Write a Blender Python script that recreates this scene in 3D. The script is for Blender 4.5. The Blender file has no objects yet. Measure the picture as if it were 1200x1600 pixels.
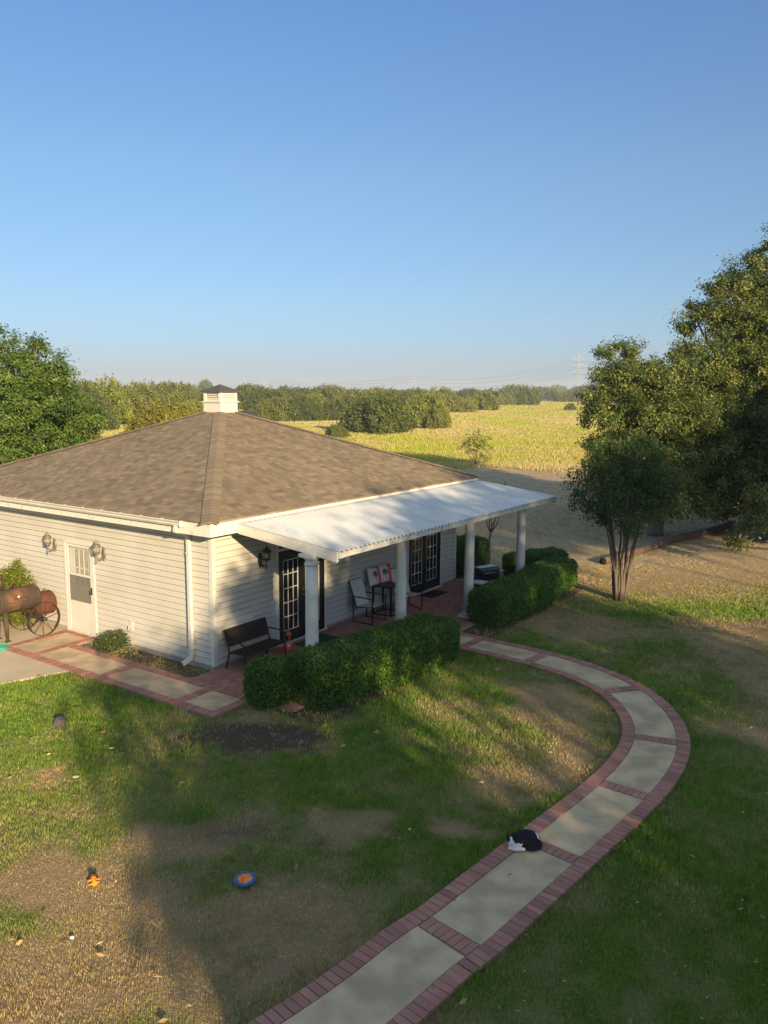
import bpy, bmesh, math, random
import numpy as np
from mathutils import Vector, Matrix
random.seed(7); rng = np.random.default_rng(7)
S = bpy.context.scene; COL = S.collection
R_ = math.radians
# ------------------------------------------------------------------ camera
cam = bpy.data.cameras.new('camera'); cam.sensor_fit = 'HORIZONTAL'; cam.sensor_width = 36
cam.lens = 36*1273/1200; cam.clip_start = .1; cam.clip_end = 20000
co = bpy.data.objects.new('camera', cam); COL.objects.link(co)
co.matrix_world = Matrix.Translation((0, 0, 5.5)) @ Matrix.Rotation(math.pi/2-.1474, 4, 'X') @ Matrix.Rotation(.0071, 4, 'Z')
S.camera = co
# ------------------------------------------------------------------ light
SUN_EL, SUN_TRAVEL = R_(15.5), R_(116)
to_sun = Vector((-math.cos(SUN_TRAVEL)*math.cos(SUN_EL), -math.sin(SUN_TRAVEL)*math.cos(SUN_EL), math.sin(SUN_EL)))
w = bpy.data.worlds.new('World'); S.world = w; w.use_nodes = True
nt = w.node_tree; bg = nt.nodes['Background']
sky = nt.nodes.new('ShaderNodeTexSky'); sky.sky_type = 'NISHITA'; sky.sun_disc = False
sky.sun_elevation = SUN_EL; sky.sun_rotation = math.atan2(to_sun.x, to_sun.y)
sky.altitude = 200; sky.air_density = 1.0; sky.dust_density = .5; sky.ozone_density = 4.0
tcw = nt.nodes.new('ShaderNodeTexCoord'); sxyz = nt.nodes.new('ShaderNodeSeparateXYZ'); nt.links.new(tcw.outputs['Generated'], sxyz.inputs[0])
ramp = nt.nodes.new('ShaderNodeValToRGB'); re_ = ramp.color_ramp.elements   # sky tint: dims and greys the low sky, warms and boosts the upper fill, height = sin(elevation)
re_[0].position = 0; re_[0].color = (.25, .28, .42, 1); re_[1].position = 1; re_[1].color = (2.3, 1.5, .86, 1)
for ps, cl in ((.10, (.35, .365, .40)), (.24, (.445, .445, .435)), (.43, (.42, .475, .53)), (.56, (1.75, 1.22, .78))): q = re_.new(ps); q.color = (*cl, 1)
mw = nt.nodes.new('ShaderNodeMix'); mw.data_type = 'RGBA'; mw.blend_type = 'MULTIPLY'; mw.inputs[0].default_value = 1
nt.links.new(sxyz.outputs[2], ramp.inputs[0]); nt.links.new(sky.outputs[0], mw.inputs[6]); nt.links.new(ramp.outputs[0], mw.inputs[7])
nt.links.new(mw.outputs[2], bg.inputs[0]); bg.inputs[1].default_value = .15
sl = bpy.data.lights.new('sun', 'SUN'); sl.energy = 4.7; sl.angle = R_(.5); sl.color = (1, .76, .44)
so = bpy.data.objects.new('sun', sl); COL.objects.link(so)
so.rotation_euler = to_sun.to_track_quat('Z', 'Y').to_euler(); so.location = (0, 0, 40)
S.view_settings.view_transform = 'Standard'; S.view_settings.look = 'None'
S.view_settings.gamma = 1; S.view_settings.use_curve_mapping = False; S.view_settings.exposure = 1.12
S.cycles.max_bounces = 8; S.cycles.transparent_max_bounces = 12
# ------------------------------------------------------------------ helpers
def mat(name, c1, c2=None, scale=8., rough=.8, bump=0., bscale=None, metal=0., attr=None, attr_c=None, spec=.3, trans=0., detail=4., coat=0., contrast=(.3, .7), alpha=1.):
    m = bpy.data.materials.new(name); m.use_nodes = True; n = m.node_tree; N = n.nodes; K = n.links
    b = N['Principled BSDF']; b.inputs['Roughness'].default_value = rough; b.inputs['Metallic'].default_value = metal
    b.inputs['Specular IOR Level'].default_value = spec
    if coat: b.inputs['Coat Weight'].default_value = coat
    tc = N.new('ShaderNodeTexCoord')
    out = None
    if c2 is None: b.inputs['Base Color'].default_value = (*c1, 1)
    else:
        no = N.new('ShaderNodeTexNoise'); no.inputs['Scale'].default_value = scale; no.inputs['Detail'].default_value = detail
        K.new(tc.outputs['Object'], no.inputs['Vector'])
        mr = N.new('ShaderNodeMapRange'); mr.inputs[1].default_value = contrast[0]; mr.inputs[2].default_value = contrast[1]
        K.new(no.outputs[0], mr.inputs[0])
        mx = N.new('ShaderNodeMix'); mx.data_type = 'RGBA'; mx.inputs[6].default_value = (*c1, 1); mx.inputs[7].default_value = (*c2, 1)
        K.new(mr.outputs[0], mx.inputs[0]); out = mx.outputs[2]
    if attr:
        at = N.new('ShaderNodeAttribute'); at.attribute_name = attr
        m2 = N.new('ShaderNodeMix'); m2.data_type = 'RGBA'; K.new(at.outputs['Fac'], m2.inputs[0])
        if out: K.new(out, m2.inputs[6])
        else: m2.inputs[6].default_value = (*c1, 1)
        m2.inputs[7].default_value = (*attr_c, 1); out = m2.outputs[2]
    if out: K.new(out, b.inputs['Base Color'])
    if bump:
        nb = N.new('ShaderNodeTexNoise'); nb.inputs['Scale'].default_value = bscale or scale*3; nb.inputs['Detail'].default_value = 6
        K.new(tc.outputs['Object'], nb.inputs['Vector'])
        bp = N.new('ShaderNodeBump'); bp.inputs['Strength'].default_value = bump; bp.inputs['Distance'].default_value = .02
        K.new(nb.outputs[0], bp.inputs['Height']); K.new(bp.outputs[0], b.inputs['Normal'])
    if trans:
        tr = N.new('ShaderNodeBsdfTranslucent'); ms = N.new('ShaderNodeMixShader'); ms.inputs[0].default_value = trans
        if out: K.new(out, tr.inputs[0])
        else: tr.inputs[0].default_value = (*c1, 1)
        K.new(b.outputs[0], ms.inputs[1]); K.new(tr.outputs[0], ms.inputs[2]); K.new(ms.outputs[0], N['Material Output'].inputs[0])
    if alpha < 1:
        b.inputs['Alpha'].default_value = alpha
    return m

class MB:
    """collects shapes, builds one mesh"""
    def __init__(s): s.v = []; s.f = []; s.a = []; s.sm = []
    def add(s, vs, fs, a=0., smooth=False):
        k = len(s.v); s.v += [tuple(v) for v in vs]; s.f += [tuple(i+k for i in f) for f in fs]
        s.a += [a]*len(vs); s.sm += [smooth]*len(fs); return s
    def box(s, c, d, rz=0., a=0., M=None, taper=1.):
        hx, hy, hz = d[0]/2, d[1]/2, d[2]/2
        vs = [(x*(taper if z > 0 else 1), y*(taper if z > 0 else 1), z) for z in (-hz, hz) for x, y in ((-hx, -hy), (hx, -hy), (hx, hy), (-hx, hy))]
        T = Matrix.Translation(c) @ (M if M is not None else Matrix.Rotation(rz, 4, 'Z'))
        return s.add([T @ Vector(v) for v in vs], [(3, 2, 1, 0), (4, 5, 6, 7), (0, 1, 5, 4), (1, 2, 6, 5), (2, 3, 7, 6), (3, 0, 4, 7)], a)
    def b2(s, x0, x1, y0, y1, z0, z1, a=0.): return s.box(((x0+x1)/2, (y0+y1)/2, (z0+z1)/2), (abs(x1-x0), abs(y1-y0), abs(z1-z0)), a=a)
    def tube(s, path, rad, n=8, cap=True, a=0., smooth=True):
        P = [Vector(p) for p in path]; r = rad if isinstance(rad, (list, tuple)) else [rad]*len(P)
        vs = []; fs = []; up = None
        for i, p in enumerate(P):
            t = (P[min(i+1, len(P)-1)]-P[max(i-1, 0)]); t = t.normalized() if t.length > 1e-9 else Vector((0, 0, 1))
            if up is None: up = Vector((1, 0, 0)) if abs(t.x) < .9 else Vector((0, 1, 0))
            u = (up-t*up.dot(t)).normalized(); v = t.cross(u); up = u
            for k in range(n):
                q = 2*math.pi*k/n; vs.append(p+(u*math.cos(q)+v*math.sin(q))*r[i])
        for i in range(len(P)-1):
            for k in range(n): fs.append((i*n+k, i*n+(k+1) % n, (i+1)*n+(k+1) % n, (i+1)*n+k))
        if cap: fs += [tuple(reversed(range(n))), tuple(range((len(P)-1)*n, len(P)*n))]
        return s.add(vs, fs, a, smooth)
    def lathe(s, prof, c=(0, 0, 0), n=24, M=None, a=0., smooth=True, sq=None):
        vs = []; fs = []; T = Matrix.Translation(c) @ (M or Matrix())
        for r, z in prof:
            for k in range(n): q = 2*math.pi*k/n; vs.append(T @ Vector((r*math.cos(q), r*math.sin(q), z)))
        for i in range(len(prof)-1):
            for k in range(n): fs.append((i*n+k, i*n+(k+1) % n, (i+1)*n+(k+1) % n, (i+1)*n+k))
        if prof[0][0] > 1e-6: fs.append(tuple(reversed(range(n))))
        if prof[-1][0] > 1e-6: fs.append(tuple(range((len(prof)-1)*n, len(prof)*n)))
        return s.add(vs, fs, a, smooth)
    def prism(s, poly, z0, z1, a=0.):
        n = len(poly); vs = [(x, y, z0) for x, y in poly]+[(x, y, z1) for x, y in poly]
        return s.add(vs, [tuple(reversed(range(n))), tuple(range(n, 2*n))]+[(i, (i+1) % n, n+(i+1) % n, n+i) for i in range(n)], a)
    def build(s, name, m, parent=None, bevel=0., uv=None):
        me = bpy.data.meshes.new(name); me.from_pydata(s.v, [], s.f); me.update()
        me.polygons.foreach_set('use_smooth', s.sm)
        if any(s.a):
            at = me.attributes.new('rnd', 'FLOAT', 'POINT'); at.data.foreach_set('value', s.a)
        o = bpy.data.objects.new(name, me); COL.objects.link(o); me.materials.append(m)
        if parent: o.parent = parent
        if bevel:
            b = o.modifiers.new('bevel', 'BEVEL'); b.width = bevel; b.segments = 2; b.limit_method = 'ANGLE'
        return o

def tag(o, label, cat=None, group=None, kind=None):
    if label: o['label'] = label
    if cat: o['category'] = cat
    if group: o['group'] = group
    if kind: o['kind'] = kind
    return o
def thing(name, label, cat, loc=(0, 0, 0), rz=0., group=None):
    o = bpy.data.objects.new(name, None); COL.objects.link(o); o.location = loc; o.rotation_euler = (0, 0, rz)
    return tag(o, label, cat, group)
def struct(o, label, cat=None): return tag(o, label, cat, None, 'structure')
def dup(root, loc, rz=0., label=None, scale=None):
    r = root.copy(); COL.objects.link(r); r.location = loc; r.rotation_euler = (0, 0, rz)
    if label: r['label'] = label
    if scale: r.scale = scale
    for ch in list(root.children):
        c = ch.copy(); COL.objects.link(c); c.parent = r
        for g in list(ch.children):
            d = g.copy(); COL.objects.link(d); d.parent = c
    return r
def np_mesh(name, V, F, m, parent=None, attrs=None, k=4, smooth=False):
    """V Nx3, F Mxk"""
    me = bpy.data.meshes.new(name); me.vertices.add(len(V)); me.vertices.foreach_set('co', V.astype(np.float32).ravel())
    me.loops.add(F.size); me.loops.foreach_set('vertex_index', F.astype(np.int32).ravel())
    me.polygons.add(len(F)); me.polygons.foreach_set('loop_start', np.arange(0, F.size, k, dtype=np.int32))
    me.polygons.foreach_set('loop_total', np.full(len(F), k, dtype=np.int32))
    me.polygons.foreach_set('use_smooth', np.full(len(F), smooth))
    me.update(calc_edges=True)
    for nm, val in (attrs or {}).items():
        at = me.attributes.new(nm, 'FLOAT', 'POINT'); at.data.foreach_set('value', val.astype(np.float32))
    me.materials.append(m); o = bpy.data.objects.new(name, me); COL.objects.link(o)
    if parent: o.parent = parent
    return o
def h2(ix, iy, s=0):
    n = (ix*374761393+iy*668265263+s*1442695041) & 0xffffffff
    n = ((n ^ (n >> 13))*1274126177) & 0xffffffff
    return ((n ^ (n >> 16)) & 0xffff)/65535.
def vnoise(x, y, s=0):
    ix = np.floor(x).astype(np.int64); iy = np.floor(y).astype(np.int64); fx = x-ix; fy = y-iy
    fx = fx*fx*(3-2*fx); fy = fy*fy*(3-2*fy)
    return (h2(ix, iy, s)*(1-fx)+h2(ix+1, iy, s)*fx)*(1-fy)+(h2(ix, iy+1, s)*(1-fx)+h2(ix+1, iy+1, s)*fx)*fy
def fbm(x, y, s=0, o=4):
    t = 0; a = .5
    for i in range(o): t = t+a*vnoise(x*2**i, y*2**i, s+i*7); a *= .5
    return t/(1-.5**o)
def sstep(a, b, x): t = np.clip((x-a)/(b-a), 0, 1); return t*t*(3-2*t)
# house frame: r runs along the porch wall, p outwards from it
HC = np.array([-3.328, 15.47]); HA = .9688
Ru = np.array([math.cos(HA), math.sin(HA)]); Lu = np.array([-math.sin(HA), math.cos(HA)])
def hp(r, p, z=0.): q = HC+r*Ru-p*Lu; return (float(q[0]), float(q[1]), z)
HW, HL, EV, ZT, ZA = 9.558, 9.165, .444, 3.077, 5.008
def toloc(x, y): dx = x-HC[0]; dy = y-HC[1]; return dx*Ru[0]+dy*Ru[1], -(dx*Lu[0]+dy*Lu[1])

# ------------------------------------------------------------------ lawn maps
EDGE_L = [(-2.6, 5.0), (-1.36, 6.19), (-.57, 6.96), (.03, 7.66), (.37, 7.99), (.95, 8.66), (1.82, 9.67), (2.71, 10.69), (3.4, 11.6), (3.83, 12.4), (4.02, 13.1), (4.05, 13.75), (3.96, 14.4), (3.6, 15.15), (3.0, 15.85), (2.1, 16.58), (1.55, 17.0), (1.0, 17.42)]
def catmull(P, n=24):
    P = [np.array(p, float) for p in P]; P = [2*P[0]-P[1]]+P+[2*P[-1]-P[-2]]; o = []
    for i in range(1, len(P)-2):
        for k in range(n):
            t = k/n; a, b, c, d = P[i-1:i+3]
            o.append(.5*(2*b+(c-a)*t+(2*a-5*b+4*c-d)*t*t+(3*b-a-3*c+d)*t**3))
    o.append(P[-2]); return np.array(o)
E_ = catmull(EDGE_L)
for _ in range(60): E_[1:-1] = (E_[:-2]+2*E_[1:-1]+E_[2:])/4
sl_ = np.r_[0, np.cumsum(np.linalg.norm(np.diff(E_, axis=0), axis=1))]; PLEN = sl_[-1]
nE = 400; ss = np.linspace(0, PLEN, nE); E = np.c_[np.interp(ss, sl_, E_[:, 0]), np.interp(ss, sl_, E_[:, 1])]
T_ = np.gradient(E, axis=0); T_ /= np.linalg.norm(T_, axis=1)[:, None]; Nn = np.c_[T_[:, 1], -T_[:, 0]]
def pathpt(s, o):
    return np.array([np.interp(s, ss, E[:, 0])+o*np.interp(s, ss, Nn[:, 0]), np.interp(s, ss, E[:, 1])+o*np.interp(s, ss, Nn[:, 1])])
PW = 1.05
def path_mask(x, y, grow=0.):
    """1 where the curved path, walk, pad, porch or house covers the ground"""
    x = np.asarray(x, float); y = np.asarray(y, float); d = np.full(x.shape, 9.)
    cen = E+Nn*PW/2
    for i in range(0, nE, 4): d = np.minimum(d, np.hypot(x-cen[i, 0], y-cen[i, 1]))
    m = d < PW/2+grow
    r, p = toloc(x, y)
    m |= (r > -1.7-grow) & (r < -.6+grow) & (p > -4.8) & (p < 1.72+grow)
    m |= (r > -.62-grow) & (r < 10.1+grow) & (p > .1-grow) & (p < 2.65+grow)
    m |= (r > -grow) & (r < HW) & (p < .1) & (p > -HL-grow)
    m |= (r > -1.75) & (r < 0) & (p < -3.6+grow)
    m |= (r < -1.6) & (p < -2.3+.33*(r+1.65)+grow) & (r > -12)
    return m
PATCH = [(3.35, 13.3, .75, 1.7), (2.7, 11.4, 1.2, .8), (1.6, 10.9, .8, .6), (4.6, 18.7, 2.2, 1.3), (8.8, 18.4, 2.4, 1.6), (6.9, 12.8, 1.4, 2.6), (7.4, 16, 1.6, 2.0), (-1.9, 12.35, 1.2, .8),
         (-2.2, 9.3, 1.1, .7), (-2.6, 7.3, 1.4, 1.3), (-3.5, 8.6, .8, .6), (-4.4, 10.95, .7, .2), (-1.1, 7.5, 1.0, 1.2), (-.6, 9.4, .6, .4), (.9, 9.9, .5, .4), (-5.2, 9.7, .3, .15), (-5.6, 8.4, .5, .3), (-3.9, 6.3, 1.6, 1.2), (6.0, 10.0, .9, .7)]
def greenness(x, y):
    g = np.full(np.shape(x), .95); hf = (fbm(x*5, y*5, 91)-.5); wx = x+(fbm(x*.9, y*.9, 3, 6)-.5)*1.7+hf*.5; wy = y+(fbm(x*.9+31, y*.9, 5, 6)-.5)*1.7+(fbm(x*5+9, y*5, 93)-.5)*.5
    for cx, cy, rx, ry in PATCH:
        d = np.hypot((wx-cx)/rx, (wy-cy)/ry); g = g-.85*(1-sstep(.35, 1.2, d))
    g = np.maximum(g, 0)
    g = g-.28*sstep(.5, .75, fbm(x*.6+9, y*.6, 11, 6))
    g = g-.30*sstep(.42, .7, fbm(x*2.6, y*2.6, 17, 6))+.25*sstep(.5, .72, fbm(x*3.3, y*3.3, 19, 5))*(g < .6)
    far = sstep(20.5, 24.0, wy+.25*np.abs(wx-9)*(wx < 9)*1.2)
    r, p = toloc(x, y)
    g = g*(1-far*.95)
    g = np.where((r > -.65) & (r < .3) & (p > -3.7) & (p < .2), .12+.2*fbm(x*3, y*3, 2), g)
    return np.clip(g, 0, 1)
def dirt(x, y):
    d = 1.0*(1-sstep(.5, 1.2, np.hypot((x+2.0)/1.35, (y-12.45)/.75)+1.3*(fbm(x*2.5, y*2.5, 8, 6)-.5)))
    d = np.maximum(d, .7*(1-sstep(.1, 1.2, np.hypot((x+2.0)/.75, (y-9.55)/.4)+1.1*(fbm(x*2.5, y*2.5, 9)-.5))))
    d = np.maximum(d, .7*(1-sstep(.3, 1.2, np.hypot((x+.75)/.3, (y-9.3)/.22)+.9*(fbm(x*3, y*3, 12)-.5))))
    r, p = toloc(x, y)
    d = np.maximum(d, .75*((r > -.65) & (r < .3) & (p > -3.7) & (p < .2)))
    d = np.maximum(d, .9*((p > 2.3) & (p < 3.35+.2*fbm(x*2, y*2, 4)) & (r > -.9) & (r < 11)))
    return np.clip(d, 0, 1)
def fieldness(x, y):
    e = 58+3*(fbm(x*.25, y*.1, 21)-.5)*2-.12*np.clip(x-8, -30, 30)
    return sstep(-.6, .8, y-e)
# ------------------------------------------------------------------ ground sheet
def axis(a0, a1, st, lo, hi, g=1.14):
    core = list(np.arange(a0, a1+1e-6, st)); s = st; q = core[-1]
    up = []
    while q < hi: s *= g; q += s; up.append(q)
    s = st; q = core[0]; dn = []
    while q > lo: s *= g; q -= s; dn.append(q)
    return np.array(dn[::-1]+core+up)
gx = axis(-16, 16, .12, -7000, 7000, 1.12)
gy1 = np.arange(4, 26, .11); gy2 = np.arange(26, 75, .35)
s_ = .35; q = gy2[-1]; up = []
while q < 9000: s_ *= 1.12; q += s_; up.append(q)
s_ = .11; q = gy1[0]; dn = []
while q > -300: s_ *= 1.2; q -= s_; dn.append(q)
gy = np.array(dn[::-1]+list(gy1)+list(gy2)+up)
X, Y = np.meshgrid(gx, gy); nx, ny = len(gx), len(gy)
G = greenness(X, Y); D = dirt(X, Y); F = fieldness(X, Y)
near = (1-F)*(np.abs(Y) < 80)
Z = near*(.05*(fbm(X*.5, Y*.5, 33)-.5)+.02*(fbm(X*3, Y*3, 34)-.5))
pm = path_mask(X, Y, .25); Z = np.where(pm, -.02, Z-.005)
# the ground rises a little towards the timber edging
V = np.c_[X.ravel(), Y.ravel(), Z.ravel()]
ii = (np.arange(ny-1)[:, None]*nx+np.arange(nx-1)[None]).ravel(); Fc = np.c_[ii, ii+1, ii+nx+1, ii+nx]
gm = bpy.data.materials.new('ground_cover'); gm.use_nodes = True; n = gm.node_tree; N = n.nodes; K = n.links; b = N['Principled BSDF']
b.inputs['Roughness'].default_value = .95; b.inputs['Specular IOR Level'].default_value = .1
tc = N.new('ShaderNodeTexCoord')
def noise(scale, det=6, vec=None, rough=.6):
    a = N.new('ShaderNodeTexNoise'); a.inputs['Scale'].default_value = scale; a.inputs['Detail'].default_value = det; a.inputs['Roughness'].default_value = rough
    K.new(vec or tc.outputs['Object'], a.inputs['Vector']); return a.outputs[0]
def rmap(v, a, b_, c=0., d=1.):
    r = N.new('ShaderNodeMapRange'); r.inputs[1].default_value = a; r.inputs[2].default_value = b_; r.inputs[3].default_value = c; r.inputs[4].default_value = d
    K.new(v, r.inputs[0]); return r.outputs[0]
def mixc(f, a, b_):
    m = N.new('ShaderNodeMix'); m.data_type = 'RGBA'
    if isinstance(f, float): m.inputs[0].default_value = f
    else: K.new(f, m.inputs[0])
    for i, c in ((6, a), (7, b_)):
        if isinstance(c, tuple): m.inputs[i].default_value = (*c, 1)
        else: K.new(c, m.inputs[i])
    return m.outputs[2]
def attr(nm): a = N.new('ShaderNodeAttribute'); a.attribute_name = nm; return a.outputs['Fac']
fine = rmap(noise(30, 10, None, .75), .38, .62); med = rmap(noise(6, 6), .35, .65)
dry = mixc(fine, (.20, .14, .08), (.58, .43, .25)); dry = mixc(med, dry, (.36, .25, .145))
grn = mixc(fine, (.045, .10, .014), (.17, .27, .04))
c = mixc(attr('green'), dry, grn)
c = mixc(attr('dirt'), c, mixc(fine, (.055, .04, .03), (.16, .12, .09)))
mp = N.new('ShaderNodeMapping'); mp.inputs['Scale'].default_value = (1, .35, 1); K.new(tc.outputs['Object'], mp.inputs[0])
# mown strip: dry thatch with faint mower lines
strip = mixc(rmap(noise(3, 8, mp.outputs[0]), .35, .65), (.38, .29, .19), (.52, .40, .26))
c = mixc(attr('mown'), c, strip)
fl = mixc(rmap(noise(.09, 6, mp.outputs[0], .65), .40, .56), (.46, .38, .15), (.42, .42, .05))
fl = mixc(rmap(noise(.9, 5), .45, .7, 0, .6), fl, (.36, .38, .05))
fl = mixc(rmap(noise(3.5, 5), .5, .7, 0, .45), fl, (.46, .41, .12))
c = mixc(attr('field'), c, fl)
K.new(c, b.inputs['Base Color'])
bp = N.new('ShaderNodeBump'); bp.inputs['Strength'].default_value = 1.0; bp.inputs['Distance'].default_value = .06
K.new(noise(45, 8), bp.inputs['Height']); K.new(bp.outputs[0], b.inputs['Normal'])
mown = sstep(23.5, 27, Y+1.5*(fbm(X*.4, Y*.4, 41)-.5))*(1-F)
g_o = np_mesh('ground', V, Fc, gm, None, {'green': G.ravel(), 'dirt': D.ravel(), 'field': F.ravel(), 'mown': mown.ravel()}, smooth=True)
struct(g_o, 'lawn ground with dry patches running out to a yellow field')
# ------------------------------------------------------------------ grass blades
def blades(name, px, py, g, size, width, nb, m, lean=.6, spread=.035):
    n = len(px); k = n*nb; bx = np.repeat(px, nb)+rng.normal(0, spread, k); by = np.repeat(py, nb)+rng.normal(0, spread, k)
    gg = np.clip(np.repeat(g, nb)+rng.normal(0, .17, k), 0, 1)
    hgt = np.repeat(size, nb)*rng.uniform(.5, 1.2, k)*(.5+.5*gg if name == 'lawn_grass' else 1); th = rng.uniform(0, 2*np.pi, k); ln = rng.uniform(.1, lean, k)*(1.6-.8*gg)
    ph = rng.uniform(0, 2*np.pi, k); w2 = np.repeat(width, nb)/2
    dx = np.cos(ph)*w2; dy = np.sin(ph)*w2; z0 = np.full(k, -.02)
    tx = bx+np.cos(th)*hgt*ln; ty = by+np.sin(th)*hgt*ln; tz = hgt*np.sqrt(np.clip(1-ln**2*.6, .1, 1))
    V = np.empty((k, 3, 3)); V[:, 0] = np.c_[bx-dx, by-dy, z0]; V[:, 1] = np.c_[bx+dx, by+dy, z0]; V[:, 2] = np.c_[tx, ty, tz]
    F = np.arange(3*k).reshape(k, 3)
    return np_mesh(name, V.reshape(-1, 3), F, m, None, {'green': np.repeat(gg, 3), 'rnd': np.repeat(np.clip(np.repeat(rng.random(n), nb)*.75+rng.random(k)*.25, 0, 1)**1.2, 3)}, k=3)
gb = bpy.data.materials.new('grass_blade'); gb.use_nodes = True; n = gb.node_tree; N = n.nodes; K = n.links; b = N['Principled BSDF']
b.inputs['Roughness'].default_value = .6; b.inputs['Specular IOR Level'].default_value = .25
c = mixc(attr('green'), mixc(attr('rnd'), (.28, .19, .085), (.78, .60, .33)), mixc(attr('rnd'), (.055, .145, .014), (.29, .46, .05)))
K.new(c, b.inputs['Base Color']); tr = N.new('ShaderNodeBsdfTranslucent'); K.new(c, tr.inputs[0]); ms = N.new('ShaderNodeMixShader'); ms.inputs[0].default_value = .35
K.new(b.outputs[0], ms.inputs[1]); K.new(tr.outputs[0], ms.inputs[2]); K.new(ms.outputs[0], N['Material Output'].inputs[0])
PX, PY, PS, PWd = [], [], [], []
for y0, y1, dens, hs, wd in ((4.6, 8, 900, .062, .009), (8, 12, 650, .064, .011), (12, 17, 420, .064, .014), (17, 26, 210, .065, .019), (26, 40, 60, .06, .028)):
    x0, x1 = -.56*y1-.8, .56*y1+.8; k = int((x1-x0)*(y1-y0)*dens); x = rng.uniform(x0, x1, k); y = rng.uniform(y0, y1, k)
    PX.append(x); PY.append(y); PS.append(np.full(k, hs)); PWd.append(np.full(k, wd))
PX, PY, PS, PWd = map(np.concatenate, (PX, PY, PS, PWd))
g = greenness(PX, PY); d = dirt(PX, PY)
keep = ~path_mask(PX, PY, .0) & (rng.random(len(PX)) < (.55+.45*g)*(1-.85*d))
clumpy = .45+1.1*fbm(PX*5, PY*5, 51, 5)
lg = blades('lawn_grass', PX[keep], PY[keep], g[keep], (PS*clumpy)[keep], PWd[keep], 6, gb)
tag(lg, 'short mown grass with green and straw coloured patches around the house', 'grass', kind='stuff')
# fallen leaves and twigs lying in the lawn
k = 4200; x = rng.uniform(-7, 11, k); y = 5+rng.random(k)**1.3*20; kk = (~path_mask(x, y, .0) | (rng.random(k) < .12)) & (toloc(x, y)[0] < .0) | ((~path_mask(x, y, .0)) & (toloc(x, y)[1] > 2.4)); x, y = x[kk], y[kk]; k = len(x)
th = rng.uniform(0, 6.28, k); s_ = rng.uniform(.008, .02, k); asp = np.where(rng.random(k) < .25, .12, .5); s_ = np.where(asp < .2, s_*3, s_)
a = np.c_[np.cos(th)*s_, np.sin(th)*s_, rng.normal(0, .25, k)*s_*(asp > .2)]; b3 = np.c_[-np.sin(th)*s_*asp, np.cos(th)*s_*asp, rng.normal(0, .25, k)*s_]; P = np.c_[x, y, np.where(path_mask(x, y), .042, .04+.02*rng.random(k))]
lit = np_mesh('fallen_leaves', np.stack([P-a, P-b3, P+a, P+b3], 1).reshape(-1, 3), np.arange(4*k).reshape(k, 4), mat('dry_leaf', (.16, .09, .045), rough=.9, attr='rnd', attr_c=(.48, .36, .20)), None, {'rnd': np.repeat(rng.random(k), 4)})
tag(lit, 'scattered fallen leaves and bits of twig on the lawn and path', 'leaves', kind='stuff')
# tall field grass with yellow flower heads
fg = mat('field_grass', (.48, .41, .14), (.38, .41, .04), scale=.10, rough=.9, attr='green', attr_c=(.52, .41, .24), trans=.3, contrast=(.42, .58), detail=7)
k = 120000; u_1 = rng.random(k); y = 56*(500/56)**u_1; x = rng.uniform(-.52, .52, k)*y; kk = (fieldness(x, y) > .4) & ~((x < -.22*y) & (y > 150))
x, y = x[kk], y[kk]
tan_ = np.clip(1-(y-58)/7, 0, 1)*.9+.55*sstep(.54, .66, fbm(x*.06, y*.025, 63))+.3*sstep(-5, -30, x)
fo = blades('field_grass', x, y, np.clip(tan_, 0, 1), .13+.22*fbm(x*.25, y*.25, 61)+.12*(y < 60), .0011*y, 4, fg, lean=.8, spread=.25)
tag(fo, 'tall golden grass with yellow weeds filling the far meadow', 'grass', kind='stuff')
# ------------------------------------------------------------------ paving
brick_m = mat('paver_brick', (.37, .16, .125), (.45, .235, .19), scale=5, rough=.92, attr='rnd', attr_c=(.28, .135, .115), bump=.4, bscale=60)
conc_m = mat('path_concrete', (.58, .44, .29), (.40, .30, .19), scale=2.3, contrast=(.38, .62), rough=.92, bump=.25, bscale=90, detail=10)
pad_m = mat('pad_concrete', (.56, .46, .33), (.45, .36, .26), scale=1.2, rough=.9, bump=.2, bscale=80, detail=9)
mortar_m = mat('mortar', (.30, .25, .2), (.22, .18, .15), scale=10, rough=.95)
BT = .032
def brick(mb, c, dx, dy, rz, z=BT):
    j = random.uniform(-.0025, .0025); h = .05
    mb.box((c[0], c[1], z-h/2+j), (dx, dy, h), rz+random.uniform(-.012, .012), a=random.random()**1.5+.001)
# curved path
slab = MB(); bk = MB()
strips = [2.2-1.86]
def s_of(x, y): return float(ss[np.argmin(np.hypot(E[:, 0]+Nn[:, 0]*.5-x, E[:, 1]+Nn[:, 1]*.5-y))])
strips = [s_of(*q) for q in ((-.85, 6.1), (.66, 7.58), (2.08, 9.11), (3.4, 10.63), (4.4, 12.35), (4.4, 14.54), (3.2, 16.4), (2.0, 17.4))]
edges = [0]+sorted(strips)+[PLEN]
for i in range(len(edges)-1):
    a0 = edges[i]+(.105 if i else 0); a1 = edges[i+1]-.105; m_ = max(2, int((a1-a0)/.12)); vs = []; fs = []
    for k in range(m_+1):
        s = a0+(a1-a0)*k/m_
        for o, z in ((.205, -.02), (.205, .024), (.845, .024), (.845, -.02)):
            q = pathpt(s, o); vs.append((q[0], q[1], z+.004*math.sin(i*1.7)*(z > 0)))
    for k in range(m_): fs += [(4*k+j, 4*k+j+1, 4*k+5+j, 4*k+4+j) for j in (0, 1, 2)]
    slab.add(vs, [f[::-1] for f in fs]+[(0, 1, 2, 3), (4*m_+3, 4*m_+2, 4*m_+1, 4*m_)])
s = .05
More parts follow.
